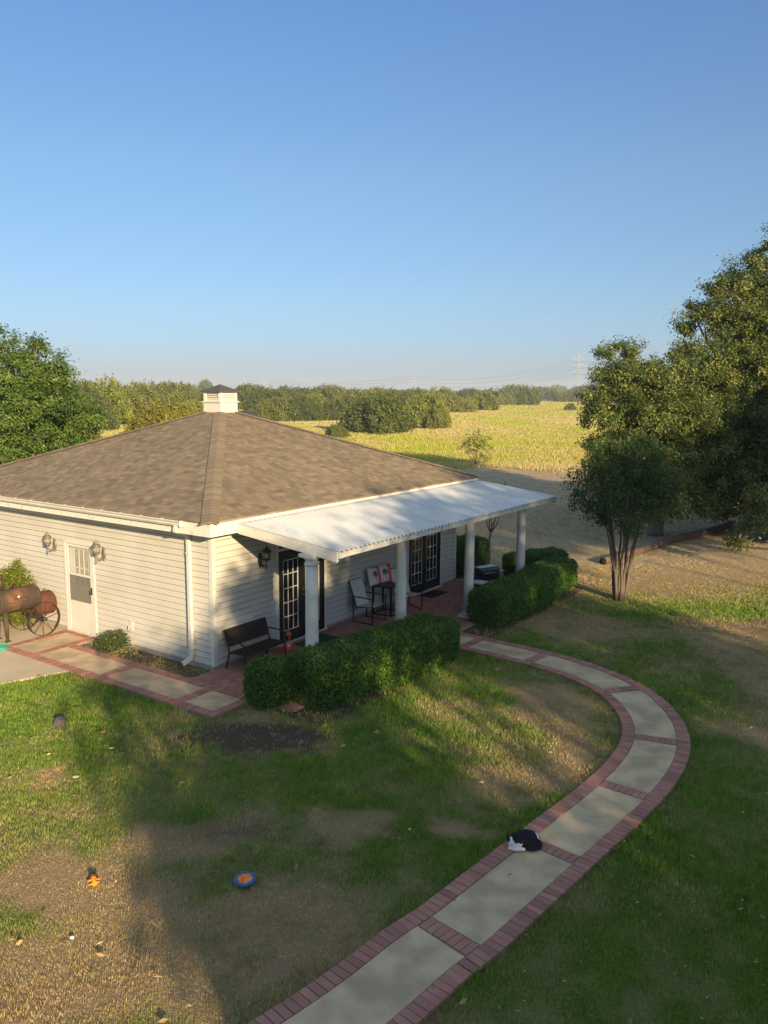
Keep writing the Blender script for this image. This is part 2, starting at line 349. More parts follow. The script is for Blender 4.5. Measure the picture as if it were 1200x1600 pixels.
while s < PLEN:
    q0 = pathpt(s, .1); q1 = pathpt(s, .95); t = np.array([np.interp(s, ss, T_[:, 0]), np.interp(s, ss, T_[:, 1])]); an = math.atan2(t[1], t[0])
    kap = 1.0
    brick(bk, q0, .088, .192, an); s += .098
    # outer row keeps its own spacing
so_ = .05; 
while so_ < PLEN:
    q1 = pathpt(so_, .95); qa = pathpt(so_+.02, .95); dl = np.linalg.norm(qa-q1)/.02
    t = np.array([np.interp(so_, ss, T_[:, 0]), np.interp(so_, ss, T_[:, 1])]); brick(bk, q1, .088, .192, math.atan2(t[1], t[0])); so_ += .098/max(dl, .3)
for st in strips:
    t = np.array([np.interp(st, ss, T_[:, 0]), np.interp(st, ss, T_[:, 1])]); an = math.atan2(t[1], t[0])
    for k in range(7):
        q = pathpt(st, .21+.045+k*.0905); brick(bk, q, .192, .082, an, BT-.003)
bed = MB(); vs = []; fs = []
for i in range(0, nE, 3):
    for o in (-.0, 1.05): q = E[i]+Nn[i]*o; vs.append((q[0], q[1], .014))
bed.add(vs, [(2*i+1, 2*i+3, 2*i+2, 2*i) for i in range(len(vs)//2-1)])
# walk along the side wall and porch floor (house frame -> world)
def hbrick(r, p, dr, dp, z=BT): brick(bk, hp(r, p), dr, dp, HA, z)
def hrect(mb, r0, r1, p0, p1, z0, z1): mb.prism([hp(r0, p1)[:2], hp(r1, p1)[:2], hp(r1, p0)[:2], hp(r0, p0)[:2]], z0, z1)
p = -4.72
while p < 1.70: hbrick(-1.59, p, .192, .088); p += .098
p = -3.66
while p < 1.45: hbrick(-.71, p, .192, .088); p += .098
for pc in (1.62,):
    r = -1.44
    while r < -.6: hbrick(r, pc, .088, .192); r += .098
for pc in (.68, -1.5, -3.72):
    r = -1.44
    while r < -.82: hbrick(r, pc, .088, .192, BT-.002); r += .098
r = -1.44
while r < -.02: hbrick(r, -4.65, .088, .192); r += .098
r = -.76
while r < -.02: hbrick(r, -3.72, .088, .192); r += .098
p = -4.5
while p < -3.85: hbrick(-.1, p, .192, .088); p += .098
for p0, p1 in ((.79, 1.52), (-1.39, .57), (-3.61, -1.61)): hrect(slab, -1.485, -.815, p0, p1, -.02, .024)
hrect(slab, -1.485, -.205, -4.54, -3.83, -.02, .024)
hrect(bed, -1.69, -.61, -4.75, 1.72, -.02, .013); hrect(bed, -.6, 0, -4.75, -3.62, -.02, .013)
hrect(bed, -.62, 10.05, .02, 2.62, -.02, .017)
row = 0; p = .06
while p < 2.6:
    r = -.55+(.1 if row % 2 else 0)
    while r < 10.0:
        hbrick(r, p, .19, .09, BT); r += .2
    row += 1; p += .1
struct(slab.build('path', conc_m), 'pale concrete path panels')
struct(bk.build('path_brick_edging', brick_m), 'red brick edging and porch paving')
struct(bed.build('path_bed', mortar_m), 'sand and mortar bed under the bricks')
pad = MB(); P0 = [(-1.7, -2.3), (-2.87, -2.72), (-5, -3.45), (-8, -4.4), (-8, -14), (-1.7, -14)]
pad.prism([hp(*q)[:2] for q in P0][::-1], -.03, .022)
pad.prism([hp(*q)[:2] for q in ((-1.7, -4.76), (-1.7, -14), (0, -14), (0, -4.76))][::-1], -.03, .021)
struct(pad.build('pavement', pad_m), 'plain concrete pad beside the smoker')
# ------------------------------------------------------------------ the white house
white = mat('white_siding', (.54, .52, .47), (.47, .45, .40), scale=1.1, rough=.6, bump=.06, bscale=25, spec=.35, detail=8)
trim = mat('white_trim', (.62, .605, .565), (.54, .525, .48), scale=3, rough=.45, spec=.4, detail=8)
old_trim = mat('weathered_fascia', (.66, .63, .56), (.42, .39, .34), scale=9, rough=.7, detail=8, contrast=(.55, .75))
black = mat('black_door_paint', (.012, .012, .013), rough=.35)
dark_metal = mat('dark_metal', (.02, .018, .017), rough=.45, metal=.4)
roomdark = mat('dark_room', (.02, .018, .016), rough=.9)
curtain = mat('pale_curtain', (.35, .33, .22), (.20, .19, .12), scale=14, rough=.9)
concrete_f = mat('foundation', (.33, .30, .26), rough=.9)
glass = bpy.data.materials.new('window_glass'); glass.use_nodes = True; b = glass.node_tree.nodes['Principled BSDF']
b.inputs['Base Color'].default_value = (.01, .012, .014, 1); b.inputs['Roughness'].default_value = .03; b.inputs['Specular IOR Level'].default_value = .8; b.inputs['Alpha'].default_value = .55
roofm = bpy.data.materials.new('shingles'); roofm.use_nodes = True; n = roofm.node_tree; N = n.nodes; K = n.links; b = N['Principled BSDF']; b.inputs['Roughness'].default_value = .95; b.inputs['Specular IOR Level'].default_value = .15
uvn = N.new('ShaderNodeUVMap'); uvn.uv_map = 'uv'
def bricks(w, h, off, sq, c1, c2, mort, ms=.004, freq=2):
    t = N.new('ShaderNodeTexBrick'); t.inputs['Scale'].default_value = 1; t.inputs['Brick Width'].default_value = w; t.inputs['Row Height'].default_value = h
    t.inputs['Mortar Size'].default_value = ms; t.inputs['Mortar Smooth'].default_value = .3; t.offset = off; t.squash = sq; t.offset_frequency = freq; t.squash_frequency = 3
    t.inputs['Color1'].default_value = (*c1, 1); t.inputs['Color2'].default_value = (*c2, 1); t.inputs['Mortar'].default_value = (*mort, 1); K.new(uvn.outputs[0], t.inputs['Vector']); return t
t1 = bricks(.22, .138, .37, .7, (.26, .205, .145), (.19, .148, .105), (.17, .125, .09), .003)
t2 = bricks(.13, .138, .61, 1.35, (1.12, 1.10, 1.06), (.80, .78, .76), (.9, .88, .86), .003, 3)
mu = N.new('ShaderNodeMix'); mu.data_type = 'RGBA'; mu.blend_type = 'MULTIPLY'; mu.inputs[0].default_value = 1; K.new(t1.outputs[0], mu.inputs[6]); K.new(t2.outputs[0], mu.inputs[7])
sp = N.new('ShaderNodeSeparateXYZ'); K.new(uvn.outputs[0], sp.inputs[0])
def mth(op, a, b_=None):
    m = N.new('ShaderNodeMath'); m.operation = op
    for i, q in enumerate((a, b_)):
        if q is None: continue
        if isinstance(q, (int, float)): m.inputs[i].default_value = q
        else: K.new(q, m.inputs[i])
    return m.outputs[0]
fr = mth('FRACT', mth('DIVIDE', sp.outputs[1], .138))
gr = N.new('ShaderNodeTexNoise'); gr.inputs['Scale'].default_value = 120; K.new(uvn.outputs[0], gr.inputs['Vector'])
lg_ = N.new('ShaderNodeTexNoise'); lg_.inputs['Scale'].default_value = .7; lg_.inputs['Detail'].default_value = 5; K.new(uvn.outputs[0], lg_.inputs['Vector'])
v1 = mth('MULTIPLY_ADD', gr.outputs[0], .5); v1.node.inputs[2].default_value = .75
v2 = mth('MULTIPLY_ADD', lg_.outputs[0], .2); v2.node.inputs[2].default_value = .9
m3 = N.new('ShaderNodeMix'); m3.data_type = 'RGBA'; m3.blend_type = 'MULTIPLY'; m3.inputs[0].default_value = 1
K.new(mu.outputs[2], m3.inputs[6]); K.new(mth('MULTIPLY', v1, v2), m3.inputs[7]); K.new(m3.outputs[2], b.inputs['Base Color'])
hgt = mth('ADD', mth('MULTIPLY', fr, -1.6), mth('MULTIPLY', gr.outputs[0], .25))
bp = N.new('ShaderNodeBump'); bp.inputs['Strength'].default_value = .7; bp.inputs['Distance'].default_value = .012; K.new(hgt, bp.inputs['Height']); K.new(bp.outputs[0], b.inputs['Normal'])

house = thing('white_house', 'square white sided garden house with brown hipped roof and columned porch', 'house', (HC[0], HC[1], 0), HA)
SH = 2.80  # soffit height
def siding(mb, fn, x0, x1, z0, z1, step=.125):
    """fn(x, out, z) -> local point; courses with a lip"""
    z = z0
    while z < z1-1e-4:
        zt = min(z+step, z1); m_ = (z+zt)/2
        zg = zt-.013   # a deep narrow lap gap closes each course
        vs = [fn(x0, .017, z), fn(x1, .017, z), fn(x0, .006, zg), fn(x1, .006, zg), fn(x0, -.035, zg), fn(x1, -.035, zg), fn(x0, -.035, zt), fn(x1, -.035, zt), fn(x0, .017, zt), fn(x1, .017, zt)]
        mb.add(vs, [(0, 1, 3, 2), (2, 3, 5, 4), (4, 5, 7, 6), (6, 7, 9, 8)]); z = zt
D1 = (1.86, 3.46); D2 = (7.0, 8.68); DH = 2.08
front = lambda x, o, z: (x, -o, z)
side = lambda x, o, z: (-o, x, z)
wf = MB()
for x0, x1, z0, z1 in ((0, D1[0], .1, SH), (D1[1], D2[0], .1, SH), (D2[1], HW, .1, SH), (D1[0], D1[1], 2.725, SH), (D2[0], D2[1], 2.725, SH)): siding(wf, front, x0, x1, z0, z1)
wf.build('porch_wall', white, house)
wl = MB(); SD = (3.70, 4.72)
for x0, x1, z0, z1 in ((0, SD[0], .1, SH), (SD[1], HL, .1, SH), (SD[0], SD[1], 2.10, SH)): siding(wl, side, x0, x1, z0, z1)
wo = wl.build('side_wall', white, house)
wb = MB(); siding(wb, lambda x, o, z: (HW+o, x, z), 0, HL, .1, SH); siding(wb, lambda x, o, z: (x, HL+o, z), 0, HW, .1, SH); wb.build('rear_wall', white, house)
fd = MB(); fd.b2(.01, HW-.01, .01, HL-.01, -.1, .1); fd.build('foundation', concrete_f, house)
for x, y in ((0, 0), (HW, 0), (0, HL), (HW, HL)):
    sx = -1 if x == 0 else 1; sy = -1 if y == 0 else 1; ct = MB()
    ct.b2(x+sx*.022, x-sx*.07, y+sy*.022, y+sy*.002, .09, SH); ct.b2(x+sx*.022, x+sx*.002, y+sy*.0015, y-sy*.07, .09, SH)
    ct.build('corner_trim', trim, house)
so_m = MB(); so_m.b2(-EV+.02, HW+EV-.02, -EV+.02, HL+EV-.02, SH, SH+.02); so_m.build('soffit', trim, house)
# fascia
fa = MB(); t = .022
fa.b2(-EV, HW+EV, -EV, -EV+t, SH-.012, 3.035); fa.b2(-EV, HW+EV, HL+EV-t, HL+EV, SH-.012, 3.035)
fa.b2(-EV, -EV+t, -EV+t, HL+EV-t, SH-.012, 3.035); fa.b2(HW+EV-t, HW+EV, -EV+t, HL+EV-t, SH-.012, 3.035)
fa.b2(-EV-.003, HW+EV+.003, -EV-.006, -EV, 2.98, 3.04)
fa.build('fascia', old_trim, house)
# roof planes
def roof():
    ov = .03; x0, x1, y0, y1 = -EV-ov, HW+EV+ov, -EV-ov, HL+EV+ov; A = Vector((HW/2, HL/2, ZA+.02)); z = ZT
    cs = [Vector((x0, y0, z)), Vector((x1, y0, z)), Vector((x1, y1, z)), Vector((x0, y1, z))]
    me = bpy.data.meshes.new('roof'); vs = []; fs = []; uvs = []
    for i in range(4):
        a, b2 = cs[i], cs[(i+1) % 4]; u = (b2-a).normalized(); v = (A-a)-u*(A-a).dot(u); v.normalize(); k = len(vs)
        vs += [a, b2, A]; fs.append((k, k+1, k+2)); uvs += [((q-a).dot(u)+i*3.3, (q-a).dot(v)) for q in (a, b2, A)]
        k = len(vs); dn = Vector((0, 0, -.035)); vs += [a+dn, b2+dn, b2, a]; fs.append((k, k+1, k+2, k+3)); uvs += [(0, 0), (5, 0), (5, .03), (0, .03)]
    k = len(vs); vs += [c+Vector((0, 0, -.035)) for c in cs]; fs.append((k+3, k+2, k+1, k)); uvs += [(0, 0)]*4
    me.from_pydata(vs, [], fs); me.update(); ul = me.uv_layers.new(name='uv')
    for l in me.loops: ul.data[l.index].uv = uvs[l.vertex_index]
    me.materials.append(roofm); o = bpy.data.objects.new('roof', me); COL.objects.link(o); o.parent = house; return cs, A, o
cs, AP, roof_o = roof()
capm = mat('ridge_shingle', (.20, .155, .11), (.17, .13, .09), scale=60, rough=.95, attr='rnd', attr_c=(.24, .19, .135), bump=.3, bscale=150)
for ci in range(4):
    mb = MB(); a = cs[ci]+Vector((0, 0, .004)); d = (AP-a); Ln = d.length; d.normalize(); sd = d.cross(Vector((0, 0, 1))).normalized(); up = sd.cross(d)
    k = 0; s = 0
    slope_drop = math.tan(math.atan2(ZA-ZT, HW/2+EV))*math.sin(math.pi/4)*.95
    while s < Ln-.45:
        h0 = .018; h1 = .010; vs = []
        for ss2, hh in ((s, h0), (s+.2, h1)):
            for w_ in (-.17, -.07, 0, .07, .17): vs.append(a+d*ss2+sd*w_+up*(hh+.006)-Vector((0, 0, 1))*(abs(w_)*slope_drop*.95))
        vs += [v-up*.03 for v in vs[:5]]
        mb.add(vs, [(j, j+1, j+6, j+5) for j in range(4)]+[(10+j, 11+j, 1+j, j) for j in range(4)], a=random.random()**2+.001); s += .142; k += 1
    mb.build('ridge_cap', capm, roof_o)
# low roof vent
vm = mat('vent_metal', (.075, .07, .07), rough=.6, metal=.3)
kk = (ZA-ZT)/(HW/2+EV); rv = MB(); sl_a = math.atan(kk)
zc = ZT+kk*(4.17+EV)
Mx = Matrix.Rotation(sl_a, 4, 'X')
rv.box((5.45, 4.17, zc+.06), (.40, .50, .07), M=Mx, taper=.86); rv.box((5.45, 4.17, zc+.025), (.50, .62, .02), M=Mx)
rv.build('roof_vent', vm, house, bevel=.012)
# cupola
cu = MB(); c = (HW/2, HL/2); hw_ = .315
cu.b2(c[0]-hw_, c[0]+hw_, c[1]-hw_, c[1]+hw_, 4.65, 5.17); cup = cu.build('cupola', trim, house)
cp = MB(); cp.b2(c[0]-hw_-.035, c[0]+hw_+.035, c[1]-hw_-.035, c[1]+hw_+.035, 5.17, 5.20)
for sx in (-1, 1):
    for sy in (-1, 1): cp.b2(c[0]+sx*hw_*.99, c[0]+sx*(hw_-.085), c[1]+sy*hw_*.99, c[1]+sy*(hw_-.085), 5.20, 5.44)
for q in (5.205, 5.395):
    cp.b2(c[0]-hw_+.02, c[0]+hw_-.02, c[1]-hw_+.02, c[1]+hw_-.02, q, q+.045)
cp.b2(c[0]-hw_+.06, c[0]+hw_-.06, c[1]-hw_+.06, c[1]+hw_-.06, 5.2, 5.43)
cp.build('cupola_frame', trim, cup)
lv = MB()
for k in range(3):
    z = 5.275+k*.048
    for M_, off in ((0, 0), (1, 1)):
        for sgn in (-1, 1):
            if M_ == 0: lv.box((c[0], c[1]+sgn*(hw_-.04), z), (.44, .05, .012), M=Matrix.Rotation(-sgn*.7, 4, 'X'))
            else: lv.box((c[0]+sgn*(hw_-.04), c[1], z), (.05, .44, .012), M=Matrix.Rotation(sgn*.7, 4, 'Y'))
lv.build('louver', trim, cup)
cr = MB(); h3 = hw_+.05; a = [(c[0]-h3, c[1]-h3), (c[0]+h3, c[1]-h3), (c[0]+h3, c[1]+h3), (c[0]-h3, c[1]+h3)]
cr.add([(x, y, 5.44) for x, y in a]+[(x, y, 5.465) for x, y in a]+[(c[0], c[1], 5.65)], [(3, 2, 1, 0)]+[(i, (i+1) % 4, 4+(i+1) % 4, 4+i) for i in range(4)]+[(4+i, 4+(i+1) % 4, 8) for i in range(4)])
cr.build('cupola_roof', mat('cupola_shingle', (.06, .055, .055), (.09, .08, .075), scale=20, rough=.9), cup)
# gutter and downspout on the side eave
gu = MB(); prof = [(-EV, 2.93), (-EV-.07, 2.93), (-EV-.095, 2.97), (-EV-.095, 3.0), (-EV-.12, 3.03), (-EV-.12, 3.05), (-EV-.112, 3.05), (-EV-.112, 3.03), (-EV-.085, 2.995), (-EV-.065, 2.94), (-EV-.004, 2.94), (-EV-.004, 3.03)]
y0, y1 = .28, HL+EV; k = len(prof)
gu.add([(x, y0, z) for x, z in prof]+[(x, y1, z) for x, z in prof], [(i, i+1, k+i+1, k+i) for i in range(k-1)])
gu.b2(-EV-.1, -EV-.004, y0-.004, y0, 2.932, 3.045)
for j in range(14): gu.b2(-EV-.12, -EV, .8+j*.62, .82+j*.62, 3.043, 3.049)
gu.build('gutter', trim, house)
ds = MB()
def rect_tube(mb, pts, w_, h_):
    for i in range(len(pts)-1):
        a, b2 = Vector(pts[i]), Vector(pts[i+1]); d = b2-a; q = d.to_track_quat('Z', 'Y').to_matrix().to_4x4()
        mb.box((a+b2)/2, (w_, h_, d.length+.03), M=q)
rect_tube(ds, [(-EV-.06, .42, 2.94), (-EV-.06, .45, 2.84), (-.10, .56, 2.70), (-.06, .58, 2.62)], .06, .08)
ds.b2(-.092, -.022, .54, .63, .22, 2.66); rect_tube(ds, [(-.058, .585, .24), (-.09, .60, .16), (-.24, .63, .09)], .07, .085)
for z in (.55, 2.3): ds.b2(-.097, -.018, .52, .65, z, z+.03)
ds.build('downspout', trim, house, bevel=.008)
# porch roof
XL, XR, PB, PF, ZB, ZF = .30, 9.98, EV+.01, 2.85, 2.965, 2.70
metal_w = mat('white_metal_roofing', (.60, .61, .62), (.50, .50, .50), scale=1.3, rough=.42, spec=.5, detail=8)
xs = np.arange(XL, XR, .14/10); zz = .02*np.sin((xs-XL)/.14*2*np.pi); vs = []; npr = 6
for j in range(npr+1):
    p = PB+(PF+.05-PB)*j/npr; zb = ZB+(ZF-ZB)*(p-PB)/(PF-PB)
    vs.append(np.c_[xs, np.full(len(xs), -p), zb+zz])
V = np.concatenate(vs); m_ = len(xs); ii = (np.arange(npr)[:, None]*m_+np.arange(m_-1)[None]).ravel(); Fq = np.c_[ii, ii+1, ii+m_+1, ii+m_]
V = np.r_[V, V-np.array([0, 0, .004])]; Fq = np.r_[Fq[:, ::-1], Fq+m_*(npr+1)]
pr = np_mesh('porch_roof', V, Fq, metal_w, house, smooth=True)
fl_ = MB(); fl_.add([(XL, -EV-.004, 2.985), (XR, -EV-.004, 2.985), (XR, -EV-.10, 2.978), (XL, -EV-.10, 2.978)], [(3, 2, 1, 0)]); fl_.build('flashing', metal_w, pr)
pf = MB()
def zr(p): return ZB+(ZF-ZB)*(p-PB)/(PF-PB)
for x0, x1 in ((XL-.02, XL+.02), (XR-.04, XR)):   # sloping end boards
    for off, top, bot in ((0, -.012, -.13), (.012, -.13, -.20)):
        vs = [(x, -p, zr(p)+q) for x in (x0+(-off if x0 < 5 else 0), x1+(off if x0 > 5 else 0)) for p in (PB, PF) for q in (bot, top)]
        pf.add(vs, [(0, 1, 3, 2), (4, 6, 7, 5), (0, 4, 5, 1), (2, 3, 7, 6), (1, 5, 7, 3), (0, 2, 6, 4)])
pf.b2(XL+.02, XR-.04, -PF+.035, -PF, ZF-.14, ZF-.014)
for x in (XL+.0, 3.33+.55, 6.36+.9, XR-.06):
    pf.b2(x, x+.10, -PF-.05, -PF-.002, ZF-.13, ZF-.03); pf.b2(x+.02, x+.08, -PF-.075, -PF-.05, ZF-.115, ZF-.045)
pf.build('porch_fascia', trim, pr, bevel=.004)
pbm = MB(); pbm.b2(XL+.05, XR-.06, -2.27, -2.13, 2.575, 2.745)
for k in range(14):
    x = .6+k*.69; vs = [(x+dx, -p, zr(p)+q) for dx in (-.02, .02) for p in (PB+.005, PF-.04) for q in (-.10, -.02)]
    pbm.add(vs, [(0, 1, 3, 2), (4, 6, 7, 5), (0, 4, 5, 1), (2, 3, 7, 6), (1, 5, 7, 3), (0, 2, 6, 4)])
pbm.build('porch_beam', trim, pr)
for r in (.36, 3.33, 6.36, 9.28):
    cm = MB(); R0 = .125
    cm.lathe([(R0, .16), (R0*.985, .9), (R0*.93, 1.8), (R0*.89, 2.38)], n=28); colo = cm.build('column', trim, house); colo.location = (r, -2.2, 0)
    cb = MB(); cb.b2(-.19, .19, -.19, .19, .02, .085); cb.lathe([(.175, .085), (.185, .105), (.175, .125), (.145, .14), (.14, .165), (.126, .165)], n=28); cb.build('column_base', trim, colo)
    cc = MB(); cc.lathe([(.111, 2.36), (.135, 2.37), (.14, 2.385), (.135, 2.40), (.112, 2.405), (.112, 2.45), (.13, 2.47), (.155, 2.50), (.16, 2.515)], n=28); cc.b2(-.17, .17, -.17, .17, 2.515, 2.575); cc.build('capital', trim, colo)
# french doors
def french(x0, x1):
    d = MB(); cx = (x0+x1)/2; z0 = .06
    d.b2(x0+.03, x0+.08, -.035, .06, z0, DH); d.b2(x1-.08, x1-.03, -.035, .06, z0, DH); d.b2(x0+.03, x1-.03, -.035, .06, DH-.06, DH+.02); d.b2(x0+.03, x1-.03, -.02, .06, z0-.02, z0+.015)
    fr_ = d.build('french_door', black, house)
    tm = MB(); tm.b2(x0-.045, x0+.03, -.026, .05, .05, DH+.04); tm.b2(x1-.03, x1+.045, -.026, .05, .05, DH+.04); tm.b2(x0+.03, x1-.03, -.028, .05, DH+.02, DH+.075)
    tm.b2(x0-.04, x1+.04, -.07, .02, .03, .055)
    # arched casing over the transom
    n_ = 20; rx = (x1-x0)/2; rz = .52
    def arc(k, s, o): q = math.pi*k/n_; return (cx-(rx+s)*math.cos(q), o, DH+.05+(rz+s)*math.sin(q))
    vs = []; fs = []
    for k in range(n_+1): vs += [arc(k, .045, -.026), arc(k, -.03, -.026), arc(k, -.03, .04), arc(k, .045, 0)]
    for k in range(n_): fs += [(4*k, 4*k+1, 4*k+5, 4*k+4), (4*k+1, 4*k+2, 4*k+6, 4*k+5), (4*k+3, 4*k, 4*k+4, 4*k+7)]
    tm.add(vs, fs)
    # flat board filling the corners outside the arch
    top = 2.725; vs = []; fs = []
    for k in range(n_+1):
        a_ = arc(k, .02, -.004); vs += [a_, (min(max(a_[0], x0), x1) if 0 < k < n_ else (x0 if k == 0 else x1), -.004, top)]
    for k in range(n_): fs.append((2*k, 2*k+1, 2*k+3, 2*k+2))
    tm.add(vs, fs); tm.build('door_casing', trim, fr_)
    for lx0, lx1, hs in ((x0+.08, cx-.012, 1), (cx+.012, x1-.08, -1)):
        lf = MB(); st = .105; zb = .30
        lf.b2(lx0, lx0+st, -.02, .02, z0+.015, DH-.06); lf.b2(lx1-st, lx1, -.02, .02, z0+.015, DH-.06); lf.b2(lx0+st, lx1-st, -.02, .02, DH-.2, DH-.06); lf.b2(lx0+st, lx1-st, -.02, .02, z0+.015, zb)
        if hs == 1: lf.b2(cx-.03, cx+.03, -.028, -.02, z0+.02, DH-.06)
        leaf = lf.build('door_leaf', black, fr_); leaf.location = (0, .01, 0)
        g_ = MB(); g_.b2(lx0+st, lx1-st, -.004, .004, zb, DH-.2); g_.build('pane', glass, leaf)
        mu_ = MB(); gx0, gx1, gz0, gz1 = lx0+st, lx1-st, zb, DH-.2
        for k in range(4): x = gx0+(gx1-gx0)*k/3; x = min(max(x, gx0+.009), gx1-.009); mu_.b2(x-.009, x+.009, -.016, -.005, gz0, gz1)
        for k in range(6): z = gz0+(gz1-gz0)*k/5; z = min(max(z, gz0+.009), gz1-.009); mu_.b2(gx0+.001, gx1-.001, -.014, -.006, z-.009, z+.009)
        mu_.build('muntins', trim, leaf)
        if hs == -1:
            kn = MB(); kn.lathe([(.028, 0), (.03, .006), (.012, .012), (.012, .035), (.027, .045), (.03, .06), (.02, .072), (0, .075)], c=(lx0+.05, -.02, 1.0), n=14, M=Matrix.Rotation(math.pi/2, 4, 'X'))
            kn.build('door_knob', mat('aged_brass', (.35, .26, .14), rough=.35, metal=.9), leaf); kn = MB(); kn.lathe([(.026, 0), (.026, .012), (.0, .016)], c=(lx0+.05, -.02, 1.13), n=14, M=Matrix.Rotation(math.pi/2, 4, 'X')); kn.build('deadbolt', mat('aged_brass', (.35, .26, .14), rough=.35, metal=.9), leaf)
    tg = MB(); vs = [(cx, .02, DH+.06)]; 
    for k in range(n_+1): a_ = arc(k, -.03, .02); vs.append(a_)
    tg.add(vs, [(0, k+2, k+1) for k in range(n_)]); tg.build('transom', glass, fr_)
    sp_ = MB()
    for q in (45, 90, 135):
        a_ = R_(q); sp_.tube([(cx, .012, DH+.08), (cx-(rx-.03)*math.cos(a_), .012, DH+.05+(rz-.03)*math.sin(a_))], .008, 6)
    sp_.build('transom_bars', trim, fr_)
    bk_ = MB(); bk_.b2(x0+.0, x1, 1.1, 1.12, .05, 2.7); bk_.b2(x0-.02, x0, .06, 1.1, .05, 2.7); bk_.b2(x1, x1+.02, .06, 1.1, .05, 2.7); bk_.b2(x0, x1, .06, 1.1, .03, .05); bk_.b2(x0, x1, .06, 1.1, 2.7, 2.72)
    bk_.build('dark_interior', roomdark, fr_)  # near-black box stands in for the unlit room
french(*D1); french(*D2)
# storm door in the side wall (plane x = 0, outwards is -x)
s0, s1 = SD; sd_ = MB()
def sb(mb, y0, y1, o0, o1, z0, z1): mb.b2(-o1, -o0, y0, y1, z0, z1)
sb(sd_, s0-.035, s0+.045, -.06, .032, .04, 2.15); sb(sd_, s1-.045, s1+.035, -.06, .032, .04, 2.15); sb(sd_, s0+.045, s1-.045, -.06, .032, 2.07, 2.15); sb(sd_, s0-.02, s1+.02, -.04, .05, .02, .05)
dc = sd_.build('side_door', trim, house, bevel=.004)
st_ = MB(); a0, a1 = s0+.05, s1-.05
sb(st_, a0, a0+.07, .0, .026, .055, 2.06); sb(st_, a1-.07, a1, .0, .026, .055, 2.06); sb(st_, a0+.07, a1-.07, 0, .025, 2.0, 2.06); sb(st_, a0+.07, a1-.07, 0, .028, 1.35, 1.40); sb(st_, a0+.07, a1-.07, 0, .024, .70, .76); sb(st_, a0+.07, a1-.07, .006, .018, .13, .70); sb(st_, a0+.07, a1-.07, 0, .025, .055, .13)
sto = st_.build('storm_door', trim, dc, bevel=.003)
cg = mat('clear_glass', (.6, .62, .6), rough=.02, spec=.8, alpha=.12); scr = mat('insect_screen', (.22, .21, .18), rough=.7, alpha=.5)
g_ = MB(); sb(g_, a0+.07, a1-.07, .012, .015, 1.40, 2.0); g_.build('storm_pane', cg, sto)
g_ = MB(); sb(g_, a0+.07, a1-.07, .012, .014, .76, 1.35); g_.build('screen', scr, sto)
hd = MB(); sb(hd, a0+.015, a0+.05, .026, .034, .98, 1.14); hd.tube([(-.034, a0+.032, 1.10), (-.075, a0+.032, 1.09), (-.075, a0+.032, 1.0), (-.034, a0+.032, .995)], .008, 8); hd.build('handle', dark_metal, sto)
inn = MB(); sb(inn, a0, a1, -.10, -.06, .055, 2.06); 
ino = inn.build('inner_door', trim, dc)
pm_ = MB(); sb(pm_, a0+.2, a1-.2, -.06, -.052, 1.12, 1.95); pm_.build('inner_pane', curtain, ino)
mm = MB()
for k in range(4): y = a0+.2+(a1-a0-.4)*k/3; sb(mm, y-.012, y+.012, -.052, -.04, 1.11, 1.96)
for z in (1.11, 1.52, 1.95): sb(mm, a0+.19, a1-.19, -.05, -.041, z-.012, z+.012)
for k in (0, 1): y = a0+.2+k*.27; sb(mm, y, y+.2, -.06, -.054, .25, .95)
mm.build('inner_muntins', trim, ino)
fc = MB(); sb(fc, 2.42, 2.52, .012, .03, .42, .60); fc.tube([(-.02, 2.47, .5), (-.09, 2.47, .5), (-.1, 2.47, .44)], .012, 8); fc.build('outside_tap', trim, house)
# ------------------------------------------------------------------ unseen wing behind the camera, added and shaped so its corner shades the lawn
brickw = mat('warm_wall', (.42, .34, .26), (.35, .28, .21), scale=4, rough=.9)
wing = thing('shading_wing', 'unseen low flat-roofed wing added beside the viewpoint to shade the lawn', 'building', (1.4, .8, 0), R_(26))
wg = MB(); wg.b2(.0, 3.8, -7, 0, -.1, 2.45); wg.build('wall', brickw, wing)
wg = MB(); wg.b2(-.02, 3.9, -7.1, .06, 2.45, 2.6); wg.build('roof', concrete_f, wing)

